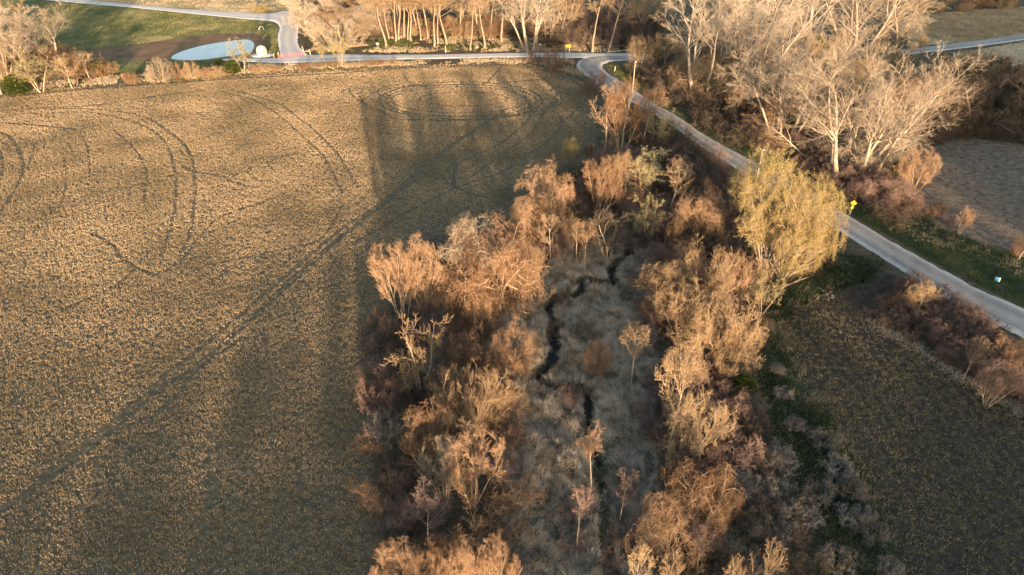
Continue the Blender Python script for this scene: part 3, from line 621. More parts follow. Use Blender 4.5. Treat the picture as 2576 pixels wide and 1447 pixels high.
# slender single stem with a vase crown
proto('slender_tree', (91, 92, 93), W(n=1, len=8, lean=4, r=.12, K=9, wig=.06, up=.04),
      [W(n=11, t0=.42, ang=34, ratio=.42, tap=.2, K=6, wig=.09, trop=.08, wood=1), W(n=8, t0=.15, ang=34, ratio=.5, K=4, wig=.1, trop=.07),
       W(n=7, t0=.15, ang=34, ratio=.55, K=3, wig=.1, trop=.05), W(n=3, t0=.2, ang=34, ratio=.6, K=3, wig=.12)], 'bark_pale', 'twig_tan', .015, env=(1.2, .65))
sh_lv = [W(n=9, t0=.1, ang=40, ratio=.5, K=5, wig=.16, trop=.02), W(n=7, t0=.1, ang=40, ratio=.55, K=4, wig=.18, trop=.01), W(n=3, t0=.2, ang=40, ratio=.6, K=3)]
for kd, tw, sd in (('russet_shrub', 'twig_orange', 101), ('maroon_shrub', 'twig_pink', 104), ('tan_shrub', 'twig_tan', 107), ('grey_shrub', 'twig_grey', 110)):
    proto(kd, (sd, sd + 1), W(n=13, len=2.6, lean=48, r=.035, K=6, wig=.10, up=.06, spread=.35), sh_lv, tw, tw, .012, single=True, env=(1.05, .5))
br_lv = [W(n=8, t0=.1, ang=60, ratio=.6, K=6, wig=.25, trop=0, curl=-.04), W(n=8, t0=.1, ang=60, ratio=.6, K=5, wig=.28, trop=-.02, curl=-.03), W(n=4, t0=.1, ang=50, ratio=.6, K=3, wig=.2)]
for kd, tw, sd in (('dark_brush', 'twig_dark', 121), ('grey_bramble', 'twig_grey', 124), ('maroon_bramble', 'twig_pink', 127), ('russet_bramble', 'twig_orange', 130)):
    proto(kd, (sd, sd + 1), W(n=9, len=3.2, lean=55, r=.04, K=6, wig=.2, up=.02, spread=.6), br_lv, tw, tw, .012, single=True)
proto('budding_shrub', (141,), W(n=12, len=2.8, lean=45, r=.04, K=6, wig=.1, up=.05, spread=.3), sh_lv, 'bark_tan', 'twig_tan', .012, ('bud', 1, .06, .08))
# cedar: cone of scale sprays round a trunk
def cedar_proto(name, seeds, lean=1.0):
    out = []
    for s in seeds:
        r = np.random.default_rng(s); H, Rb = 5.0, 1.45
        tv, tf = tubes(np.array([[[0, 0, -.1], [0, 0, 2.5], [0, 0, 4.8]]]), np.array([[.12, .08, .02]]), 6)
        n = 420; z = r.uniform(.02, .98, n) ** 1.1; az = r.uniform(0, 6.283, n)
        rr = Rb * np.clip(np.sin((1 - z) * 1.9 + .25), 0, 1) ** .85 * r.uniform(.8, 1.12, n)
        base = np.c_[np.cos(az) * .1, np.sin(az) * .1, z * H * .93 + .15]; tip = np.c_[np.cos(az) * rr, np.sin(az) * rr, z * H * .93 + .35 + .25 * rr]
        m_ = 26; tt = r.uniform(.45, 1, (n, m_, 1)); c = base[:, None] * (1 - tt) + tip[:, None] * tt + r.normal(0, .10, (n, m_, 3)); c = c.reshape(-1, 3)
        N = len(c); up = unit(np.c_[c[:, 0] * .5, c[:, 1] * .5, np.full(N, .9)] + r.normal(0, .35, (N, 3))); sd = unit(np.cross(up, r.normal(0, 1, (N, 3))))
        L_ = .19 * r.uniform(.6, 1.3, (N, 1)); v = np.stack([c - sd * L_ * .25, c + sd * L_ * .25, c + up * L_ * 1.3], 1).reshape(-1, 3)
        t = np.repeat(np.clip(vnoise(c[:, 0] * 3 + 9, c[:, 2] * 3 + c[:, 1] * 2, 1, s) * .8 + r.normal(0, .15, N), 0, 1), 3)
        out.append(([('trunk', mesh_np('trunk', tv, tf, M['bark_tan'], link=False)), ('foliage', mesh_np('foliage', v, np.arange(N * 3).reshape(-1, 3), M['cedar'], tint=t, link=False))], H, Rb))
    KINDS[name] = out
cedar_proto('cedar_tree', (151, 152))

DEFCAT = dict(dark_brush='brush', grey_bramble='bramble', maroon_bramble='bramble', russet_bramble='bramble')
count = {}
RN = random.Random(5)
def plant(kind, x, y, h, wid, label, group=None, rz=None, tilt=0, tdir=0, name=None, mats=None):
    pr = KINDS[kind]; i = count.get(kind, 0); count[kind] = i + 1
    parts, H, rad = pr[i % len(pr)]
    if mats is None and y > 175 and kind in ('upright_bare_tree', 'vine_draped_tree', 'spreading_tree', 'fan_shaped_tree'): mats = {'crown': RN.choice(['twig_pale', 'twig_tan'])}
    if mats is None and kind in ('upright_bare_tree', 'vine_draped_tree', 'fan_shaped_tree', 'slender_tree') and RN.random() < .3: mats = {'crown': RN.choice(['twig_tan', 'twig_orange', 'twig_pale'])}
    sz = h / H; sxy = (wid / 2) / rad if wid else sz * RN.uniform(.85, 1.15)
    sxy = min(max(sxy, sz * .5), sz * 2.0)
    z = float(ground_z(np.array([x]), np.array([y]))[0]) - .03
    rz = RN.uniform(0, 6.283) if rz is None else rz
    cat = DEFCAT.get(kind, 'cedar' if 'cedar' in kind else ('shrub' if 'shrub' in kind else 'tree'))
    def place(o):
        o.location = (x, y, z); o.scale = (sxy, sxy, sz)
        o.rotation_euler = (0, 0, rz)
        if tilt:
            from mathutils import Quaternion, Euler
            q = Quaternion((-math.sin(tdir), math.cos(tdir), 0), tilt) @ Euler((0, 0, rz)).to_quaternion()
            o.rotation_euler = q.to_euler()
    if len(parts) == 1:
        o = bpy.data.objects.new(name or parts[0][0], parts[0][1]); C.objects.link(o); place(o)
        tag(o, label, cat, group)
    else:
        o = bpy.data.objects.new(name or kind, None); C.objects.link(o); place(o); tag(o, label, cat, group)
        for pn, me in parts:
            c = bpy.data.objects.new(pn, me); C.objects.link(c); c.parent = o
            if mats and pn in mats: c.material_slots[0].link = 'OBJECT'; c.material_slots[0].material = M[mats[pn]]
    return o
def T(kind, u, v, vt, wpx, label, group=None, **kw):
    """tree with its foot at photo point (u,v), its top at row vt and wpx wide"""
    p = G(u, v); h = top_z(u, v, vt); zc = p[1] * cp + CAM_H * sp
    d = max(h, 1) / 2; zcc = zc - d * sp                      # depth at mid crown
    return plant(kind, p[0], p[1], max(h, .6), wpx * zcc / 1718 if wpx else None, label, group, **kw)
def scatter(px, n, kinds, hr, label, group, seed=0, mind=1.2, wf=1.0, keep=None, mats=None):
    r = np.random.default_rng(seed + 900); poly = GP(px); lo, hi = poly.min(0), poly.max(0); got = []; tries = 0
    while len(got) < n and tries < n * 60:
        tries += 1
        p = r.uniform(lo, hi); 
        if not inpoly(p[:1], p[1:], poly)[0]: continue
        if any(np.hypot(*(p - q)) < mind for q in got): continue
        if pdist(p[:1], p[1:], creek_line)[0] < 1.0: continue
        got.append(p)
    for p in got:
        k = kinds[int(r.integers(len(kinds)))]; lb = label if isinstance(label, str) else label[k]
        h = r.uniform(*hr)
        plant(k, p[0], p[1], h, None if wf == 1 else h * wf * r.uniform(.85, 1.2), lb, group if isinstance(group, str) else group[k], mats=mats)
    return got

# --- the cottonwoods and woodland beyond the gravel road
T('cottonwood_tree', 1762, 252, -75, 330, 'huge pale many-stemmed cottonwood just beyond the bend of the gravel road')
T('cottonwood_tree', 2120, 450, 118, 400, 'great pale cottonwood beside the road behind the round yellow-green tree', rz=2.2)
T('cottonwood_tree', 2178, 448, 150, 330, 'pale cottonwood leaning over the corner of the ploughed field', rz=.4, tilt=.10, tdir=0)
T('leaning_cottonwood', 2036, 400, 262, 0, 'cottonwood leaning far over toward the gravel road', rz=math.pi * 1.03)
T('cottonwood_tree', 1967, 365, 62, 300, 'slender pale cottonwood standing behind the low stretching limb', rz=1.0)
T('cottonwood_tree', 2150, 165, -95, 260, 'wide golden cottonwood between the far road and the great roadside one')
T('cottonwood_tree', 1905, 205, -60, 300, 'pale cottonwood filling the gap between the bend and the great roadside one')
T('cottonwood_tree', 2040, 90, -160, 260, 'golden crown rising at the top behind the evergreens')
T('spreading_tree', 2245, 150, -30, 170, 'golden bare tree at the end of the wood near the far road')
T('cottonwood_tree', 1880, 150, -80, 280, 'tall bare cottonwood rising behind the bend beside the huge one')
T('budding_tree', 2404, 240, 170, 90, 'grey green budding tree past the cottonwoods by the far field')
for u, v, vt, wd in ((2033, 150, 85, 60), (2082, 162, 103, 50)):
    T('cedar_tree', u, v, vt, wd, 'yellow-green evergreen clump among the cottonwood crowns', 'evergreens among the cottonwoods')
T('upright_bare_tree', 1608, 182, 92, 80, 'orange twiggy tree at the inside of the road bend')
T('cedar_tree', 2244, 460, 408, 36, 'small dark cedar beneath the leaning cottonwood')
T('upright_bare_tree', 2285, 498, 378, 95, 'fiery orange upright bush tree at the corner of the ploughed field')
T('vine_draped_tree', 2215, 510, 440, 130, 'brown bush mass below the small dark cedar', mats={'crown': 'twig_pink'})
T('vine_draped_tree', 2262, 528, 462, 100, 'brown bush at the foot of the fiery orange one', mats={'crown': 'twig_pink'})
T('russet_shrub', 2352, 546, 511, 48, 'small orange shrub on the edge of the ploughed field')
T('maroon_shrub', 2387, 567, 548, 26, 'tiny round shrub between the two roadside field shrubs')
T('upright_bare_tree', 2412, 588, 523, 44, 'pinkish vase shaped shrub on the bank of the ploughed field')
T('russet_shrub', 2567, 643, 590, 56, 'orange shrub beside a post at the edge of the ploughed field')
# scattered wood on the far side; dark crown colour paints in its shade
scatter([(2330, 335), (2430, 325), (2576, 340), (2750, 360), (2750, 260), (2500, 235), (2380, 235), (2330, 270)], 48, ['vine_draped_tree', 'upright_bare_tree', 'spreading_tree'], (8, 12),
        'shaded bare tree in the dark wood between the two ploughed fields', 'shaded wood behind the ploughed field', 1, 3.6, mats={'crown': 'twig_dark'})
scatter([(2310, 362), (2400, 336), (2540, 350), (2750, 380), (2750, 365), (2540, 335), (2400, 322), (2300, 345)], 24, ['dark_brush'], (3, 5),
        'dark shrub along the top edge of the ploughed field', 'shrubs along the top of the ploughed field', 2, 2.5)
# understorey beneath the cottonwoods, mostly dark twigs that carry the shade as colour
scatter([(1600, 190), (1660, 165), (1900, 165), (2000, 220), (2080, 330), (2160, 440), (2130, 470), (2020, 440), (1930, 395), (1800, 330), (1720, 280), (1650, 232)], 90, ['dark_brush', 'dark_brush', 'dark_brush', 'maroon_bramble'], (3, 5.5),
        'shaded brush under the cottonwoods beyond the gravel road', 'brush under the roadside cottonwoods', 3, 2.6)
scatter([(1600, 185), (1680, 160), (2300, 160), (2330, 260), (2290, 380), (2180, 430), (2080, 380), (1900, 330), (1760, 260)], 34, ['upright_bare_tree', 'slender_tree', 'vine_draped_tree'], (8, 13),
        'thin bare tree in the shade among the cottonwoods', 'thin trees among the cottonwoods', 4, 5)
scatter([(2100, 430), (2200, 400), (2280, 400), (2300, 470), (2320, 530), (2230, 560), (2140, 520), (2090, 480)], 24, ['maroon_bramble', 'maroon_shrub', 'dark_brush'], (2.2, 4),
        'brown shrub at the foot of the roadside cottonwoods', 'shrubs at the foot of the cottonwoods', 5, 1.8)
# --- woodland row behind the far road
row = [(972, 118, -40), (1003, 101, -50), (979, 98, -40), (996, 105, -30), (1018, 92, -60), (1026, 101, -40), (1034, 104, -20), (1050, 84, -60), (1059, 101, -40), (1078, 95, -50), (1093, 117, -35), (1102, 111, 0), (1124, 113, -20),
       (1156, 89, -60), (1183, 127, -25), (1203, 92, -50), (1220, 120, -30), (1233, 92, -50), (1262, 105, -40), (1408, 101, 0)]
for i, (u, v, vt) in enumerate(row):
    T('tall_bare_tree', u, v, vt - 30, 95 if i % 3 else 130, 'tall pale bare tree in the row beyond the far road' if v < 110 else 'tall pale bare tree at the front of the row beyond the far road',
      'row of tall trees beyond the far road' if v < 110 else 'front trees of the row beyond the far road')
T('cottonwood_tree', 1334, 128, -85, 210, 'broad forked pale tree beside the utility pole on the far road', rz=.8)
T('tall_bare_tree', 1490, 131, -60, 120, 'tall tan tree next to the yellow arrow sign')
T('tall_bare_tree', 1530, 133, -50, 110, 'slanting thin tree past the yellow arrow sign', tilt=.28, tdir=0)
T('spreading_tree', 1379, 100, 10, 90, 'small golden tree behind the utility pole')
scatter([(860, 88), (1000, 74), (1200, 68), (1430, 84), (1640, 92), (1640, 30), (1430, -20), (1200, -30), (900, -20), (800, 40)], 46, ['tall_bare_tree', 'spreading_tree', 'upright_bare_tree'], (13, 20),
        'golden brown bare tree deep in the wood behind the tall row', 'wood behind the tall row', 6, 7)
scatter([(770, 112), (860, 118), (950, 96), (960, 40), (900, 0), (790, 0), (760, 60)], 22, ['upright_bare_tree', 'vine_draped_tree', 'fan_shaped_tree'], (7, 12),
        'golden tan bushy tree beside the gravel drive', 'bushy trees beside the gravel drive', 7, 4.5)
scatter([(1400, 118), (1640, 122), (1660, 60), (1500, 50), (1400, 80)], 24, ['dark_brush', 'maroon_bramble'], (4, 7),
        'shaded brush behind the yellow arrow sign', 'brush behind the arrow sign', 8, 3.5)
scatter([(880, 100), (1430, 98), (1430, 70), (880, 70)], 30, ['russet_bramble', 'dark_brush', 'tan_shrub'], (3, 6),
        'tan brush between the trunks of the tall row', 'brush between the tall trunks', 9, 4)
for u in (1160, 1175, 1190, 1211, 1232, 1243, 1298, 1380, 1385, 1240, 1255, 1562):
    T('cedar_tree', u, 121 + (u * 7 % 5), 113 + (u * 7 % 5), 16, 'small green bush in the grass beyond the far road', 'small green bushes beyond the far road')
# --- top corner beyond the far road
scatter([(2300, 26), (2420, 22), (2600, 10), (2760, 0), (2760, -70), (2300, -60)], 26, ['tall_bare_tree', 'upright_bare_tree', 'spreading_tree'], (9, 15),
        'golden tree on the slope beyond the far road', 'trees on the slope beyond the far road', 10, 5)
scatter([(2290, 34), (2420, 30), (2560, 15), (2560, 2), (2290, 14)], 20, ['russet_bramble', 'tan_shrub'], (2.5, 4.5), 'golden brush on the slope beyond the far road', 'brush on the slope beyond the far road', 11, 3)
T('slender_tree', 2512, 58, 4, 44, 'pale forked tree alone on the slope above the far road')
# --- trees round the meadow and pond
T('cottonwood_tree', 133, 158, 18, 185, 'big pink-tipped tree at the edge of the meadow', rz=.5)
T('spreading_tree', 72, 175, 12, 150, 'wide pale forked tree in the clump at the meadow edge')
T('spreading_tree', 20, 205, 60, 130, 'golden tangled tree at the edge of the clump by the big field')
T('pale_budding_tree', 105, 232, 132, 118, 'pale green budding tree leaning out of the meadow clump', tilt=.12, tdir=math.pi)
T('slender_tree', 181, 222, 137, 62, 'slim pale grey tree at the front of the meadow clump')
T('slender_tree', 226, 200, 132, 62, 'thin two stemmed tree at the end of the meadow clump')
T('slender_tree', 4, 238, 160, 80, 'pale tree at the corner of the big field')
T('cedar_tree', 48, 238, 190, 70, 'broad golden green cedar under the meadow clump')
T('cedar_tree', 256, 189, 153, 26, 'neat pointed cedar standing alone by the meadow')
T('tan_shrub', 289, 183, 156, 32, 'tan rounded shrub beside the neat pointed cedar')
T('russet_shrub', 331, 212, 182, 38, 'low orange shrub on the field bank')
T('fan_shaped_tree', 407, 206, 148, 58, 'dense round orange bush below the end of the pond')
T('russet_shrub', 449, 200, 160, 32, 'small orange shrub between the two round bushes')
T('fan_shaped_tree', 487, 198, 154, 48, 'round tan bush in front of the pond')
T('russet_shrub', 519, 196, 170, 28, 'low russet shrub between round bush and dark cedar')
for u, v, vt, wd in ((548, 192, 168, 46), (575, 188, 170, 30), (662, 181, 161, 60), (690, 179, 165, 40), (640, 182, 168, 30), (700, 178, 168, 34), (765, 173, 158, 40), (800, 170, 156, 46), (835, 167, 152, 40), (890, 170, 156, 34), (925, 164, 150, 40), (948, 163, 149, 44), (985, 162, 150, 40)):
    T('tan_shrub' if u % 3 else 'russet_shrub', u, v, vt, wd, 'low twiggy shrub in the strip between the big field and the far road', 'low shrubs along the far edge of the field')
T('cedar_tree', 552, 161, 146, 20, 'little round cedar on the near shore of the pond')
T('cedar_tree', 588, 186, 153, 42, 'dark sprawling cedar beside the budding tree by the pond')
T('pale_budding_tree', 614, 185, 99, 48, 'pale budding tree in front of the pond')
T('pale_budding_tree', 861, 166, 80, 42, 'tall pale budding tree beside the far road and utility pole')
T('pale_budding_tree', 810, 148, 107, 34, 'shorter pale budding tree by the gate')
T('grey_shrub', 596, 98, 92, 12, 'tiny pale shrub on the far shore of the pond')
T('budding_shrub', 655, 30, 12, 50, 'low green budding bush on the far pasture by the drive fork')
T('maroon_shrub', 1391, 180, 122, 60, 'big grey-brown bush at the corner of the big field near the arrow sign')
T('maroon_shrub', 1345, 158, 128, 44, 'thin grey-brown bush by the far road next to the big one')
scatter([(0, 200), (60, 225), (170, 215), (230, 195), (200, 150), (100, 130), (0, 140), (-80, 160)], 22, ['russet_bramble', 'tan_shrub', 'dark_brush'], (3, 6),
        'tangled golden brush inside the meadow clump', 'brush in the meadow clump', 12, 3)
scatter([(-120, 215), (0, 205), (60, 160), (60, 100), (-40, 60), (-140, 110)], 9, ['spreading_tree', 'upright_bare_tree'], (9, 15), 'golden bare tree at the back of the meadow clump', 'back trees of the meadow clump', 13, 6)
# --- poplar group and thicket north of the marsh
T('upright_bare_tree', 1562, 388, 204, 118, 'tall orange poplar group between field corner and road')
T('slender_tree', 1522, 385, 215, 90, 'tall orange forked tree at the field corner', mats={'crown': 'twig_orange'})
T('slender_tree', 1612, 372, 228, 80, 'slim orange tree leaning toward the road', mats={'crown': 'twig_orange'}, tilt=.12, tdir=0)
T('pale_budding_tree', 1650, 372, 262, 78, 'small olive budding tree between poplars and road')
T('budding_shrub', 1437, 392, 354, 44, 'small green budding bush at the edge of the big field')
T('russet_shrub', 1482, 392, 360, 26, 'thin red shrub next to the green budding bush')
T('maroon_shrub', 1500, 222, 178, 50, 'brown shrub on the verge at the outer bend')
T('maroon_shrub', 1478, 240, 200, 40, 'brown shrub at the field corner below the bend')
T('vine_draped_tree', 1379, 572, 421, 160, 'large orange vine draped tree bulging into the big field')
T('vine_draped_tree', 1330, 600, 500, 110, 'low orange tangle at the foot of the large vine draped tree')
T('upright_bare_tree', 1505, 549, 405, 110, 'deep orange fan branched tree north of the marsh')
T('upright_bare_tree', 1560, 500, 380, 80, 'orange tree directly below the tall poplar group')
T('pale_budding_tree', 1611, 500, 380, 115, 'grey green budding tree in the middle of the thicket', mats={'crown': 'twig_tan'})
T('pale_budding_tree', 1625, 608, 493, 78, 'small yellow-green budding tree above the dark hollow')
T('slender_tree', 1682, 549, 402, 95, 'lone pale trunked orange tree between budding trees and roadside brush')
T('vine_draped_tree', 1750, 592, 465, 125, 'orange brown tangled tree above the dark hollow')
T('vine_draped_tree', 1690, 620, 556, 60, 'small drooping russet tangle in the dark hollow')
T('slender_tree', 1383, 655, 535, 60, 'slim twin trunked tree at the head of the marsh')
T('slender_tree', 1450, 662, 548, 46, 'slender grey tree at the top of the marsh')
T('slender_tree', 1469, 657, 552, 46, 'slender orange tree at the top of the marsh', mats={'crown': 'twig_orange'})
T('upright_bare_tree', 1410, 655, 590, 60, 'small russet multi-stem shrub tree by the marsh head', mats={'crown': 'twig_pink'})
T('spreading_tree', 1530, 640, 520, 120, 'dark spreading tree in shade over the creek', mats={'crown': 'twig_dark'})  # darker crown colour stands in for the shade here
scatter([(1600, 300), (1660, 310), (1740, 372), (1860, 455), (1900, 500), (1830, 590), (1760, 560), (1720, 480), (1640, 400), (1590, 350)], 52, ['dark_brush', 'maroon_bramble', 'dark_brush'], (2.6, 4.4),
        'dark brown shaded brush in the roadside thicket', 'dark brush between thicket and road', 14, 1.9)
scatter([(1340, 600), (1380, 480), (1500, 420), (1600, 400), (1720, 500), (1830, 600), (1840, 660), (1700, 660), (1640, 620), (1500, 620), (1400, 655)], 46, ['russet_bramble', 'dark_brush', 'maroon_bramble'], (2.6, 4.8),
        'russet and brown undergrowth shrub in the thicket above the marsh', 'undergrowth above the marsh', 15, 2.0)
# --- thicket on the field side of the marsh
T('upright_bare_tree', 1016, 818, 618, 120, 'fan of pink-tipped orange stems at the field edge', mats={'crown': 'twig_orange'}, tilt=.10, tdir=math.pi)
T('upright_bare_tree', 1066, 800, 602, 115, 'pink-tipped orange tree beside the fan at the field edge')
T('vine_draped_tree', 1110, 790, 680, 100, 'orange tangle below the pair of pink-tipped trees')
T('vine_draped_tree', 1240, 780, 568, 190, 'largest orange vine dome west of the marsh', mats={'crown': 'twig_orange'})
T('vine_draped_tree', 1185, 740, 560, 120, 'orange vine draped shoulder between dome and field')
T('fan_shaped_tree', 1300, 745, 610, 110, 'golden fan of twigs on the marsh side of the dome')
T('vine_draped_tree', 1205, 820, 722, 110, 'drooping golden tangle just below the dome')
T('gnarled_tree', 1062, 990, 812, 165, 'gnarled pale yellow tree with crooked bare limbs', mats={'crown': 'twig_tan'})
T('russet_bramble', 1165, 920, 838, 100, 'russet brush beside the gnarled pale tree')
T('vine_draped_tree', 1290, 935, 826, 85, 'vine covered snag like an orange cone beside the creek')
T('fan_shaped_tree', 1175, 1092, 935, 230, 'wide golden fan of straight twigs below the gnarled tree')
T('fan_shaped_tree', 1250, 1060, 960, 110, 'golden spray of twigs reaching over the marsh')
T('upright_bare_tree', 1078, 1188, 1030, 140, 'yellow-brown upright tree in the field side thicket')
T('upright_bare_tree', 1189, 1268, 1095, 160, 'bright orange double stemmed tree below the golden fan')
T('upright_bare_tree', 1120, 1262, 1110, 110, 'orange tree next to the bright double stemmed one')
T('slender_tree', 1080, 1376, 1222, 105, 'forked pinkish tree alone in the shaded brush', mats={'crown': 'twig_pink'})
T('maroon_shrub', 965, 1040, 950, 60, 'pink twiggy shrub on the field edge below the gnarled tree')
T('grey_shrub', 975, 1120, 1040, 70, 'grey twiggy shrub on the field edge')
T('maroon_shrub', 985, 860, 800, 40, 'small pink shrub at the foot of the fan on the field edge')
T('russet_shrub', 960, 820, 770, 30, 'little orange shrub poking into the field')
for u, v, vt, wd in ((1010, 1540, 1375, 130), (1090, 1560, 1395, 120), (1170, 1560, 1375, 130), (1255, 1550, 1370, 110), (1130, 1500, 1355, 80)):
    T('upright_bare_tree', u, v, vt, wd, 'orange twig tops along the bottom of the field side thicket', 'orange tops at the bottom of the thicket')
scatter([(955, 860), (1000, 780), (1130, 800), (1240, 830), (1270, 900), (1240, 960), (1280, 1100), (1290, 1300), (1290, 1500), (960, 1500), (945, 1000)], 64, ['maroon_bramble', 'dark_brush', 'russet_bramble', 'grey_bramble'], (1.8, 3.6),
        'tangled brush in the thicket between big field and marsh', 'undergrowth between field and marsh', 16, 1.25)
scatter([(1100, 640), (1180, 600), (1340, 600), (1360, 680), (1290, 800), (1200, 830), (1050, 800), (1000, 720)], 22, ['russet_bramble', 'maroon_bramble'], (2.5, 4),
        'orange brown undergrowth round the vine dome', 'undergrowth round the vine dome', 17, 1.8)
# --- marsh interior
T('slender_tree', 1587, 978, 815, 80, 'lone lollipop shaped bare tree standing in the marsh')
T('russet_shrub', 1500, 930, 860, 50, 'sparse red-stemmed shrub in the open marsh')
T('maroon_bramble', 1440, 1010, 960, 60, 'low maroon bramble beside the creek bend')
T('dark_brush', 1470, 850, 805, 66, 'dark tussock of brush near the creek')
T('dark_brush', 1400, 820, 786, 50, 'small dark brush clump on the creek bank')
T('maroon_bramble', 1420, 760, 730, 46, 'brown bramble tuft above the creek bends')
T('slender_tree', 1487, 1222, 1070, 90, 'small forked tree beside the lower creek', mats={'crown': 'twig_orange'})
T('slender_tree', 1560, 1310, 1180, 70, 'thin leaning stems by the lower creek', mats={'crown': 'twig_pink'})
T('slender_tree', 1450, 1370, 1230, 70, 'thin grey sapling beside the lower creek', mats={'crown': 'twig_pink'})
scatter([(1400, 1260), (1520, 1230), (1640, 1200), (1640, 1500), (1500, 1500), (1430, 1400)], 18, ['grey_bramble', 'grey_shrub', 'maroon_bramble'], (.9, 1.9),
        'grey bramble in the lower marsh', 'brambles in the lower marsh', 18, 1.6)
scatter([(1520, 640), (1640, 620), (1660, 760), (1640, 900), (1580, 860), (1560, 720)], 6, ['dark_brush', 'grey_bramble'], (1.0, 1.8),
        'dark bramble on the shaded side of the upper marsh', 'brambles of the upper marsh', 19, 1.8)
# --- thicket on the road side of the marsh
T('budding_tree', 1924, 682, 400, 282, 'big round yellow-green budding tree standing beside the gravel road', rz=.3)
T('budding_tree', 1968, 698, 470, 150, 'smaller stems of the round budding tree on its road side', rz=1.3)
T('upright_bare_tree', 1660, 800, 660, 130, 'orange upright tree at the marsh edge of the golden group', mats={'crown': 'twig_tan'})
T('fan_shaped_tree', 1760, 775, 628, 200, 'golden domed tree crowning the group east of the marsh')
T('fan_shaped_tree', 1860, 745, 640, 110, 'golden brown bush between the dome and the round budding tree')
T('upright_bare_tree', 1710, 858, 715, 150, 'golden branching tree in the middle of the group east of the marsh', mats={'crown': 'twig_tan'})
T('fan_shaped_tree', 1810, 905, 752, 185, 'bright golden fan of twigs facing the green strip')
T('fan_shaped_tree', 1775, 905, 765, 140, 'golden fan of twigs just behind the bright one')
T('pale_budding_tree', 1914, 795, 695, 70, 'young pale tree at the end of the green strip', mats={'crown': 'twig_tan'})
T('slender_tree', 1828, 968, 920, 32, 'tiny orange sapling below the bright golden fan')
T('cedar_tree', 1868, 985, 948, 56, 'small yellowing cedar beside the green strip')
T('slender_tree', 1678, 1155, 868, 125, 'tall golden twin-topped sapling on a thin trunk')
T('upright_bare_tree', 1700, 1010, 880, 110, 'golden upright tree just behind the tall sapling', mats={'crown': 'twig_tan'})
T('fan_shaped_tree', 1733, 1140, 1010, 110, 'small bright golden tree next to the tall sapling')
T('vine_draped_tree', 1745, 1345, 1175, 135, 'orange vine draped tree lit above the dark brambles')
T('vine_draped_tree', 1668, 1392, 1262, 75, 'small orange vine draped snag left of the larger one')
T('slender_tree', 1752, 1440, 1340, 80, 'pinkish mop headed shrub on a bare leaning stem', mats={'crown': 'twig_pink'})
for u, v, vt, wd, lb in ((1655, 1560, 1385, 60, 'golden upright twigs at the bottom beside the lower creek'), (1880, 1580, 1372, 90, 'golden spray of twigs rising at the bottom in the dark brambles'),
                         (1590, 1560, 1385, 70, 'thin golden sapling top at the bottom of the marsh'), (1795, 1580, 1405, 60, 'small pair of golden twig tips at the bottom')):
    T('slender_tree', u, v, vt, wd, lb, mats={'crown': 'twig_tan'})
scatter([(1650, 960), (1760, 930), (1860, 990), (1880, 1080), (1860, 1180), (1700, 1180), (1640, 1100)], 24, ['maroon_bramble', 'maroon_shrub'], (2, 3.4),
        'maroon bramble east of the tall sapling', 'maroon brambles by the tall sapling', 20, 1.5)
scatter([(1660, 1180), (1860, 1160), (1890, 1000), (1920, 1060), (2000, 1250), (2080, 1500), (1640, 1500)], 56, ['grey_bramble', 'dark_brush', 'dark_brush', 'dark_brush'], (1.4, 2.6),
        'dark grey bramble in the shaded thicket below the golden trees', 'dark brambles of the lower thicket', 21, 1.25)
for u, v, h in ((1968, 1000, 1.6), (1955, 940, 1.5), (2073, 1120, 2.2), (2040, 1100, 1.5), (2105, 1190, 2.4), (2143, 1250, 2.6), (2188, 1350, 2.6), (2233, 1440, 2), (2060, 1250, 2.4), (2020, 1290, 2.2), (2130, 1310, 2), (2000, 1080, 1.8), (2170, 1300, 1.6), (2100, 1420, 2.4)):
    T('grey_shrub', u, v, v - h * 13, 0, 'frosty grey shrub on the slope of the green strip', 'frosty grey shrubs along the green strip')
scatter([(1620, 700), (1700, 640), (1830, 640), (1900, 720), (1920, 830), (1860, 900), (1700, 900), (1640, 850)], 30, ['russet_bramble', 'dark_brush', 'maroon_bramble'], (2.2, 4),
        'russet undergrowth among the golden trees east of the marsh', 'undergrowth of the golden group', 22, 1.8)
scatter([(1830, 600), (1900, 560), (1990, 600), (2100, 640), (2050, 700), (1960, 730), (1880, 680)], 14, ['dark_brush', 'russet_bramble'], (1.5, 2.6), 'brown brush at the foot of the round budding tree', 'brush under the round budding tree', 23, 2)
# --- roadside bush strip
scatter([(2215, 800), (2225, 745), (2300, 725), (2390, 770), (2460, 810), (2540, 865), (2600, 910), (2640, 1090), (2540, 1000), (2420, 930), (2330, 880), (2260, 840)], 62, ['maroon_shrub', 'maroon_bramble', 'maroon_shrub', 'dark_brush'], (1.8, 3.2),
        'maroon brown bush in the dense strip beside the gravel road', 'bushes in the roadside strip', 24, 1.3)
T('upright_bare_tree', 2305, 790, 712, 84, 'yellow lit crooked bush at the top of the roadside strip', mats={'crown': 'twig_tan'})
T('russet_shrub', 2250, 790, 738, 60, 'orange tinged bush at the end of the roadside strip')
T('slender_tree', 2425, 950, 855, 74, 'pale yellow mop headed sapling in the roadside strip')
T('gnarled_tree', 2540, 940, 838, 100, 'orange crooked limbed small tree overhanging the gravel road', mats={'crown': 'twig_orange'})
T('russet_shrub', 2530, 960, 885, 60, 'orange tipped shrub below the crooked limbed tree')
T('upright_bare_tree', 2480, 1020, 910, 100, 'grey upright bush at the field side of the roadside strip', mats={'crown': 'twig_pink'})

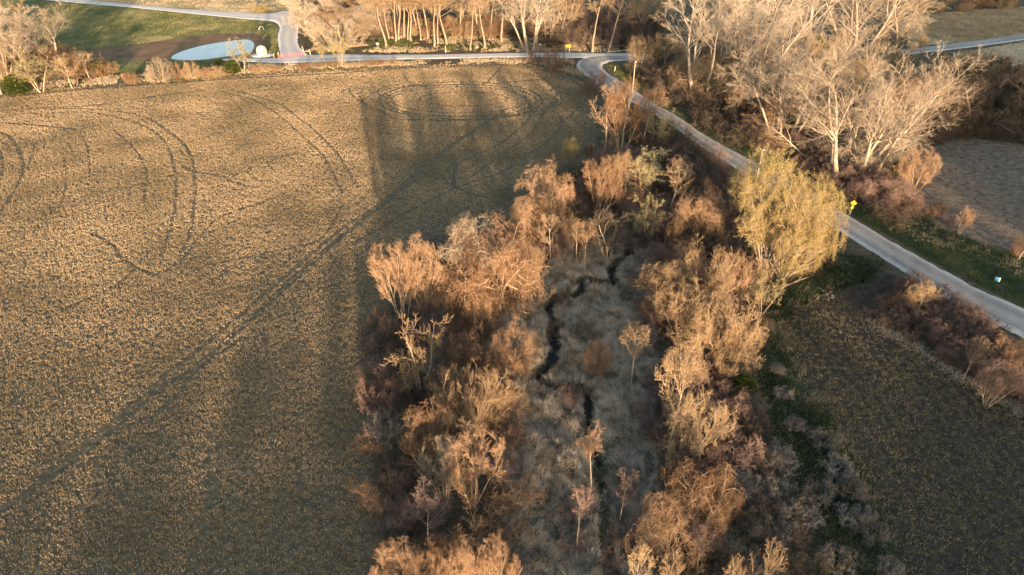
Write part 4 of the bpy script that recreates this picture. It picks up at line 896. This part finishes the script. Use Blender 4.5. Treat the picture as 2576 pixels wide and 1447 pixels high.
# ------------------------------------------------------------------ made things
def boxv(c, s, rz=0):
    v = np.array([[a, b, d] for d in (-.5, .5) for b in (-.5, .5) for a in (-.5, .5)]) * s
    R_ = np.array([[math.cos(rz), -math.sin(rz), 0], [math.sin(rz), math.cos(rz), 0], [0, 0, 1]])
    return v @ R_.T + np.array(c), np.array([[0, 2, 3, 1], [4, 5, 7, 6], [0, 1, 5, 4], [2, 6, 7, 3], [0, 4, 6, 2], [1, 3, 7, 5]])
def join(lst):
    vs, fs, o = [], [], 0
    for v, f in lst: vs.append(v); fs.append(f + o); o += len(v)
    return np.concatenate(vs), fs
def tube(pts, r, S=8):
    P = np.array([pts], float); return tubes(P, np.full((1, len(pts)), r) if np.isscalar(r) else np.array([r]), S)
def part(name, lst, m, parent): v, f = join(lst); return mesh_np(name, v, f, M[m], parent)
def pole(u, v, h, label, arm=True, az=0.0, lean=0.0):
    p = G(u, v); r = empty('utility_pole', (p[0], p[1], 0), label, 'utility pole', None, az)
    part('pole', [tube([(0, 0, -.3), (0, 0, h * .5), (0, 0, h)], [.17, .15, .12], 10)], 'wood', r)
    for dz, nm in ((h - .15, 'insulator'), (h - 1.2, 'insulator')):
        part(nm, [tube([(0.14, 0, dz), (.3, 0, dz)], [.03, .03], 6), tube([(.3, 0, dz - .08), (.3, 0, dz + .02), (.3, 0, dz + .12)], [.04, .09, .05], 8)], 'white', r)
    part('ground_wire', [tube([(-.16, 0, .1), (-.14, 0, h * .5), (-.12, 0, h - .3)], .012, 4)], 'wire', r)
    return np.array([p[0], p[1]]), h
poles = [pole(859, 131, 8.6, 'weathered utility pole behind the tall pale budding tree by the far road'),
         pole(1350, 129, 8.8, 'weathered utility pole beside the broad forked tree on the far road'),
         pole(1590, 238, 9.2, 'sunlit utility pole at the inside of the gravel road bend'),
         pole(1897, 480, 9.0, 'pale utility pole poking up beside the round budding tree')]
pole_end = (np.array(G(2740, 905)), 9.0)
def cable(a, b, label, sag=.9):
    t = np.linspace(0, 1, 24); P = a[None] * (1 - t[:, None]) + b[None] * t[:, None]; P[:, 2] -= sag * 4 * t * (1 - t)
    v, f = tube(P, .010, 5); tag(mesh_np('power_line', v, f, M['wire']), label, 'cable')
seq = [(np.array(G(560, 126)), 8.8)] + poles + [pole_end]
names = ['from the frame edge to the pole by the budding tree', 'along the far road past the row of tall trees', 'from the far road pole to the pole at the bend', 'above the bend between two poles', 'over the grass beyond the gravel road verge']
for i, ((a, ha), (b, hb)) in enumerate(zip(seq[:-1], seq[1:])):
    if i == 0: continue
    d = b - a; nrm = np.array([-d[1], d[0]]) / np.linalg.norm(d) * 0
    cable(np.array([*(a), ha - .05]), np.array([*(b), hb - .05]), 'upper power line ' + names[i])
    cable(np.array([*(a), ha - 1.1]), np.array([*(b), hb - 1.1]), 'lower power line ' + names[i])
# guy wire at the first pole
a = G(859, 131); g = G(835, 139)
v, f = tube([(a[0], a[1], 7.5), (g[0], g[1], .1)], .03, 5); tag(mesh_np('guy_wire', v, f, M['yellow']), 'yellow sleeved guy wire slanting down from the pole by the budding tree', 'guy wire')

# yellow curve sign with speed plate, seen from the near side of the road
p = G(2138, 540); yaw = math.atan2(p[0], p[1]) * -1 + .25
r = empty('curve_warning_sign', (p[0], p[1], 0), 'yellow diamond warning sign with right turn arrow and small plate beside the gravel road', 'road sign', rz=yaw)
part('post', [tube([(0, .03, -.2), (0, .03, 2.9)], .035, 6)], 'steel', r)
def plate(c, w_, h_, rot):
    v, f = boxv((0, 0, 0), (w_, .02, h_)); R_ = np.array([[math.cos(rot), 0, math.sin(rot)], [0, 1, 0], [-math.sin(rot), 0, math.cos(rot)]]); return v @ R_.T + np.array(c), f
part('sign_panel', [plate((0, -.02, 2.45), .86, .86, math.pi / 4)], 'yellow', r)
part('border', [plate((0, -.012, 2.45), .92, .92, math.pi / 4)], 'black', r)
def flat(pts, y, m, name, parent, th=.006):
    n = len(pts); v = np.array([(a, y, b) for a, b in pts] + [(a, y + th, b) for a, b in pts])
    tri = geometry.tessellate_polygon([[Vector((a, b, 0)) for a, b in pts]])
    f = [np.array([[t[0], t[1], t[2]] for t in tri]), np.array([[t[2] + n, t[1] + n, t[0] + n] for t in tri]), np.array([[i, (i + 1) % n, (i + 1) % n + n, i + n] for i in range(n)])]
    return mesh_np(name, v, f, M[m], parent)
flat([(-.20, 2.14), (-.10, 2.14), (-.10, 2.42), (-.04, 2.50), (.08, 2.50), (.08, 2.40), (.30, 2.56), (.08, 2.72), (.08, 2.62), (-.10, 2.62), (-.20, 2.50)], -.042, 'black', 'arrow', r)
sp_ = part('speed_plate', [boxv((0, -.02, 1.52), (.52, .02, .52))], 'yellow', r)
def text_obj(s, size, loc, m, name, parent):
    cu = bpy.data.curves.new(name, 'FONT'); cu.body = s; cu.size = size; cu.align_x = 'CENTER'; cu.align_y = 'CENTER'; cu.extrude = .003
    o = bpy.data.objects.new(name, cu); C.objects.link(o); dg = bpy.context.evaluated_depsgraph_get()
    me = bpy.data.meshes.new_from_object(o.evaluated_get(dg)); bpy.data.objects.remove(o)
    me.materials.clear(); me.materials.append(M[m]); o = bpy.data.objects.new(name, me); C.objects.link(o); o.parent = parent
    o.location = loc; o.rotation_euler = (math.pi / 2, 0, 0); return o
text_obj('15', .34, (0, -.036, 1.52), 'black', 'speed_number', sp_)
# long arrow sign on the far road
p = G(1428, 133); r = empty('arrow_sign', (p[0], p[1], 0), 'wide yellow sign with a black arrow on two posts at the road junction', 'road sign', rz=-.08)
for sx in (-.55, .55): part('post', [tube([(sx, .04, -.2), (sx, .04, 2.5)], .045, 6)], 'white', r)
part('sign_panel', [boxv((0, 0, 2.15), (1.75, .03, .85))], 'yellow', r)
flat([(-.6, 2.08), (.2, 2.08), (.2, 1.88), (.65, 2.15), (.2, 2.42), (.2, 2.22), (-.6, 2.22)], -.022, 'black', 'arrow', r)
# street name blade by the far pole
p = G(1355, 133); r = empty('street_name_sign', (p[0], p[1], 0), 'thin white street name blade on a post beside the far road pole', 'street sign')
part('post', [tube([(0, 0, -.2), (0, 0, 2.6)], .04, 6)], 'steel', r); part('blade', [boxv((.35, 0, 2.7), (1.1, .02, .22))], 'white', r)
def post(name, u, v, h, rad, m, label, lean=0, cap=None):
    p = G(u, v); L_ = [tube([(0, 0, -.2), (lean * h * .5, 0, h * .5), (lean * h, 0, h)], [rad, rad, rad * .92], 8)]
    if cap: L_.append(tube([(lean * h, 0, h - .01), (lean * h, 0, h + cap)], [rad * 1.15, rad * .2], 8))
    v_, f_ = join(L_); o = mesh_np(name, v_ + np.array([p[0], p[1], 0]), f_, M[m]); o.location = (0, 0, 0); return tag(o, label, 'post')
post('marker_post', 1121, 133, 2.2, .07, 'white', 'white marker post by the far road below the tall row', cap=.05)
post('fence_post', 2562, 652, 1.6, .11, 'wood', 'short wooden post beside the orange shrub at the ploughed field', .12, cap=.03)
post('marker_post', 2029, 682, 1.1, .05, 'white', 'small white stake under the round budding tree', .08, cap=.04)
post('metal_post', 2180, 686, 3.6, .03, 'black', 'thin dark metal post in the grass between thicket and gravel road', .01, cap=.03)
post('marker_post', 1546, 180, 1.5, .07, 'white', 'white stake on the green grass inside the road bend', .1, cap=.04)
post('marker_post', 1270, 154, .6, .05, 'white', 'tiny white marker on the field edge by the far road', cap=.04)
# blue and white pedestal
p = G(2507, 708); r = empty('utility_pedestal', (p[0], p[1], 0), 'small blue and white utility box in the dark verge grass', 'utility box', rz=-.5)
part('pedestal_body', [boxv((0, 0, .35), (.75, .35, .8))], 'white', r); part('label_panel', [boxv((-.08, -.182, .42), (.56, .012, .6)), boxv((-.08, 0, .756), (.58, .34, .01))], 'blue', r)
p = G(1510 / 1.59 * 1.0, 118); r = None
p = G(950, 119); o = empty('mailbox', (p[0], p[1], 0), 'small white box in the grass near the first tall trunks', 'box')
part('post', [tube([(0, 0, -.2), (0, 0, .9)], .05, 6)], 'wood', o); part('box_body', [boxv((0, 0, 1.1), (.7, .5, .55)), boxv((0, 0, 1.4), (.78, .58, .06))], 'white', o)
# red gate, its posts
pl = G(703, 148); pr_ = G(765, 141); d = pr_ - pl; Lg = np.linalg.norm(d); az = math.atan2(d[1], d[0])
def gate(x0, length, az_, label):
    r = empty('tube_gate', (x0[0], x0[1], 0), label, 'gate', 'red tube gates', az_)
    rails = [tube([(0, 0, z), (length, 0, z)], .026, 6) for z in (.25, .6, 1.0, 1.42)]
    part('rails', rails, 'red', r)
    part('uprights', [tube([(x_, 0, .22), (x_, 0, 1.46)], .05, 6) for x_ in (0.0, length / 2, length)], 'red', r)
gate(pl, Lg, az, 'long red tube gate across the mouth of the gravel drive')
q = G(708, 152); gate(G(700, 145), 2.6, math.atan2(*(q - G(700, 145))[::-1]), 'short red tube gate panel swung outward at the gate post')
for (u, v, h, ln, lb) in ((703, 147, 1.9, -.05, 'wooden post holding the near end of the red gate'), (690, 148, 1.7, .03, 'short wooden post a step away from the red gate'),
                          (767, 140, 3.0, -.15, 'tall leaning wooden post at the far end of the red gate'), (781, 139, 2.0, 0, 'wooden brace post beyond the far end of the red gate')):
    post('gate_post', u, v, h, .16, 'wood', lb, ln, cap=.04)
a, b = G(767, 140), G(781, 139); v, f = tube([(a[0], a[1], 1.3), (b[0], b[1], 1.2)], .09, 8)
tag(mesh_np('gate_brace', v, f, M['wood']), 'horizontal wooden brace between two posts at the red gate', 'brace')
# hat shaped white dome on a wide brim
p = G(660, 139); r = empty('hat_sculpture', (p[0], p[1], 0), 'white hat shaped dome with a brown emblem on a wide pale brim by the pond', 'sculpture', rz=.05)
rs = np.random.default_rng(3)
def lathe(prof, S, sx=1, sy=1, jit=0):
    v = []; 
    for rr, z in prof:
        for k in range(S):
            a_ = 2 * math.pi * k / S; j = 1 + rs.normal(0, jit); v.append((rr * math.cos(a_) * sx * j, rr * math.sin(a_) * sy * j, z))
    n = len(prof); i = np.arange(n * S).reshape(n, S); j = np.roll(i, -1, 1); f = np.stack([i[:-1], j[:-1], j[1:], i[1:]], -1).reshape(-1, 4)
    return np.array(v), [f, i[-1][None]]
v, f = lathe([(1.55, .25), (1.72, .8), (1.78, 1.5), (1.62, 2.1), (1.2, 2.7), (.55, 3.05), (.15, 3.1)], 12, 1, .95, .012); mesh_np('dome', v, f, M['cream'], r)
v, f = lathe([(3.6, .03), (3.6, .12), (2.4, .18), (1.4, .28), (.2, .3)], 28, 1, .8, .02); mesh_np('brim', v, f, M['concrete'], r)
def on_dome(pts, name, m, off=.05):
    v = []
    for a_, z in pts:
        ang = -math.pi / 2 + a_; rr = 1.78 + off if z < 1.6 else (1.78 - (z - 1.6) * .45) + off
        v.append((rr * math.cos(ang), rr * .95 * math.sin(ang), z))
    n = len(v); return mesh_np(name, np.array(v), [np.arange(n)[None]], M[m], r)
on_dome([(.25, 1.75), (.5, 2.15), (.62, 1.9), (.85, 2.0), (.8, 1.7), (.55, 1.65)], 'emblem', 'brown')
on_dome([(.3, .75), (.35, 1.15), (.6, 1.4), (.85, 1.3), (.9, 1.1), (.65, 1.15), (.5, .8), (.8, .7), (.55, .55)], 'emblem', 'brown')
# small white hoop in the grass
p = G(658, 75); v, f = tube([(p[0] + .9 * math.cos(t_), p[1], 1.1 * math.sin(t_)) for t_ in np.linspace(0, math.pi, 12)], .09, 8)
tag(mesh_np('hoop', v, f, M['white']), 'small white hoop standing in the meadow above the hat shaped dome', 'hoop')
# fallen logs
def log(u, v_, L_, az_, rad, m, label):
    p = G(u, v_); pts = [(p[0] + math.cos(az_) * s * L_, p[1] + math.sin(az_) * s * L_, rad + .1 * math.sin(s * 5)) for s in np.linspace(-.5, .5, 7)]
    v, f = tube(pts, [rad * .9, rad, rad, rad * .95, rad * .8, rad * .7, rad * .5], 8)
    b1 = tube([pts[4], (pts[4][0] + .9, pts[4][1] + .6, .9)], [rad * .5, rad * .2], 6)
    v, f = join([(v, f), b1]); tag(mesh_np('fallen_log', v, f, M[m]), label, 'log')
log(1556, 131, 7, .05, .28, 'bark_pale', 'pale fallen log beside the road past the arrow sign')
log(2432, 76, 3, .4, .35, 'bark_tan', 'grey stump of fallen log in the grass below the slope')
log(1280, 776, 7, -.5, .14, 'bark_tan', 'thin fallen trunk lying in the marsh grass')
log(1990, 716, 8, .5, .16, 'bark_tan', 'fallen branch among the dead stalks beside the green strip')

# ------------------------------------------------------------------ wooded ridge behind the camera, which shades the foreground
te = math.tan(math.radians(SUN_EL)); LAT = np.array([math.cos(_s), math.sin(_s)])
ru = np.array([-500, -160, -80, -50, -38, -25, -12, 0, 8, 20, 60, 100, 116, 128, 145, 200, 320, 460, 600]); rv = np.array([20, 34, 62, 82, 94, 106, 114, 112, 92, 88, 98, 116, 130, 190, 250, 300, 330, 330, 330])
U = np.arange(-500, 600, 3.0); DB = 170.0; TREE = 5.0
crest = (DB + np.interp(U, ru, rv)) * te - TREE + (fbm(U, U * 0, 22, 91) - .5) * 3.6
W_ = np.array([-90, -60, -35, -18, -8, 0, 8, 20, 45, 90]); prof = np.exp(-(W_ / 38.0) ** 2) * 1.0; prof[0] = prof[-1] = -.02
P3 = []
for wv, pf in zip(W_, prof):
    xy = -SD * DB + SD * wv
    for u_, c_ in zip(U, crest): P3.append((xy[0] + LAT[0] * u_, xy[1] + LAT[1] * u_, c_ * pf))
n1, n2 = len(W_), len(U); i = np.arange(n1 * n2).reshape(n1, n2)
q = np.stack([i[:-1, :-1], i[:-1, 1:], i[1:, 1:], i[1:, :-1]], -1).reshape(-1, 4)
tag(mesh_np('hills', np.array(P3), q, M['ground'], smooth_=True), kind='structure')
r = np.random.default_rng(77); (tv, tf), (cv, cf), _ = grow_tree(401, W(n=3, len=7, lean=22, r=.2, K=6, wig=.1, up=.03), [W(n=9, t0=.1, ang=45, ratio=.5, K=5, wig=.15), W(n=8, t0=.1, ang=45, ratio=.6, K=4, wig=.2), W(n=4, ang=45, ratio=.6, K=3)], .05)
bv = np.concatenate([tv, cv]); bf = np.concatenate([tf, cf + len(tv)])
VV, FF, off = [], [], 0
for u_ in np.arange(-260, 420, 3.2):
    uu = u_ + r.uniform(-2, 2); wv = r.uniform(-10, 10); c_ = np.interp(uu, U, crest) * math.exp(-(wv / 38) ** 2) - .4
    xy = -SD * DB + SD * wv + LAT * uu; a_ = r.uniform(0, 6.28); s_ = r.uniform(.65, 1.0)
    R_ = np.array([[math.cos(a_), -math.sin(a_), 0], [math.sin(a_), math.cos(a_), 0], [0, 0, 1]]) * s_
    VV.append(bv @ R_.T + np.array([xy[0], xy[1], c_])); FF.append(bf + off); off += len(bv)
tag(mesh_np('ridge_wood', np.concatenate(VV), np.concatenate(FF), M['twig_dark']), 'bare wood along the crest of the ridge', 'woodland', kind='stuff')
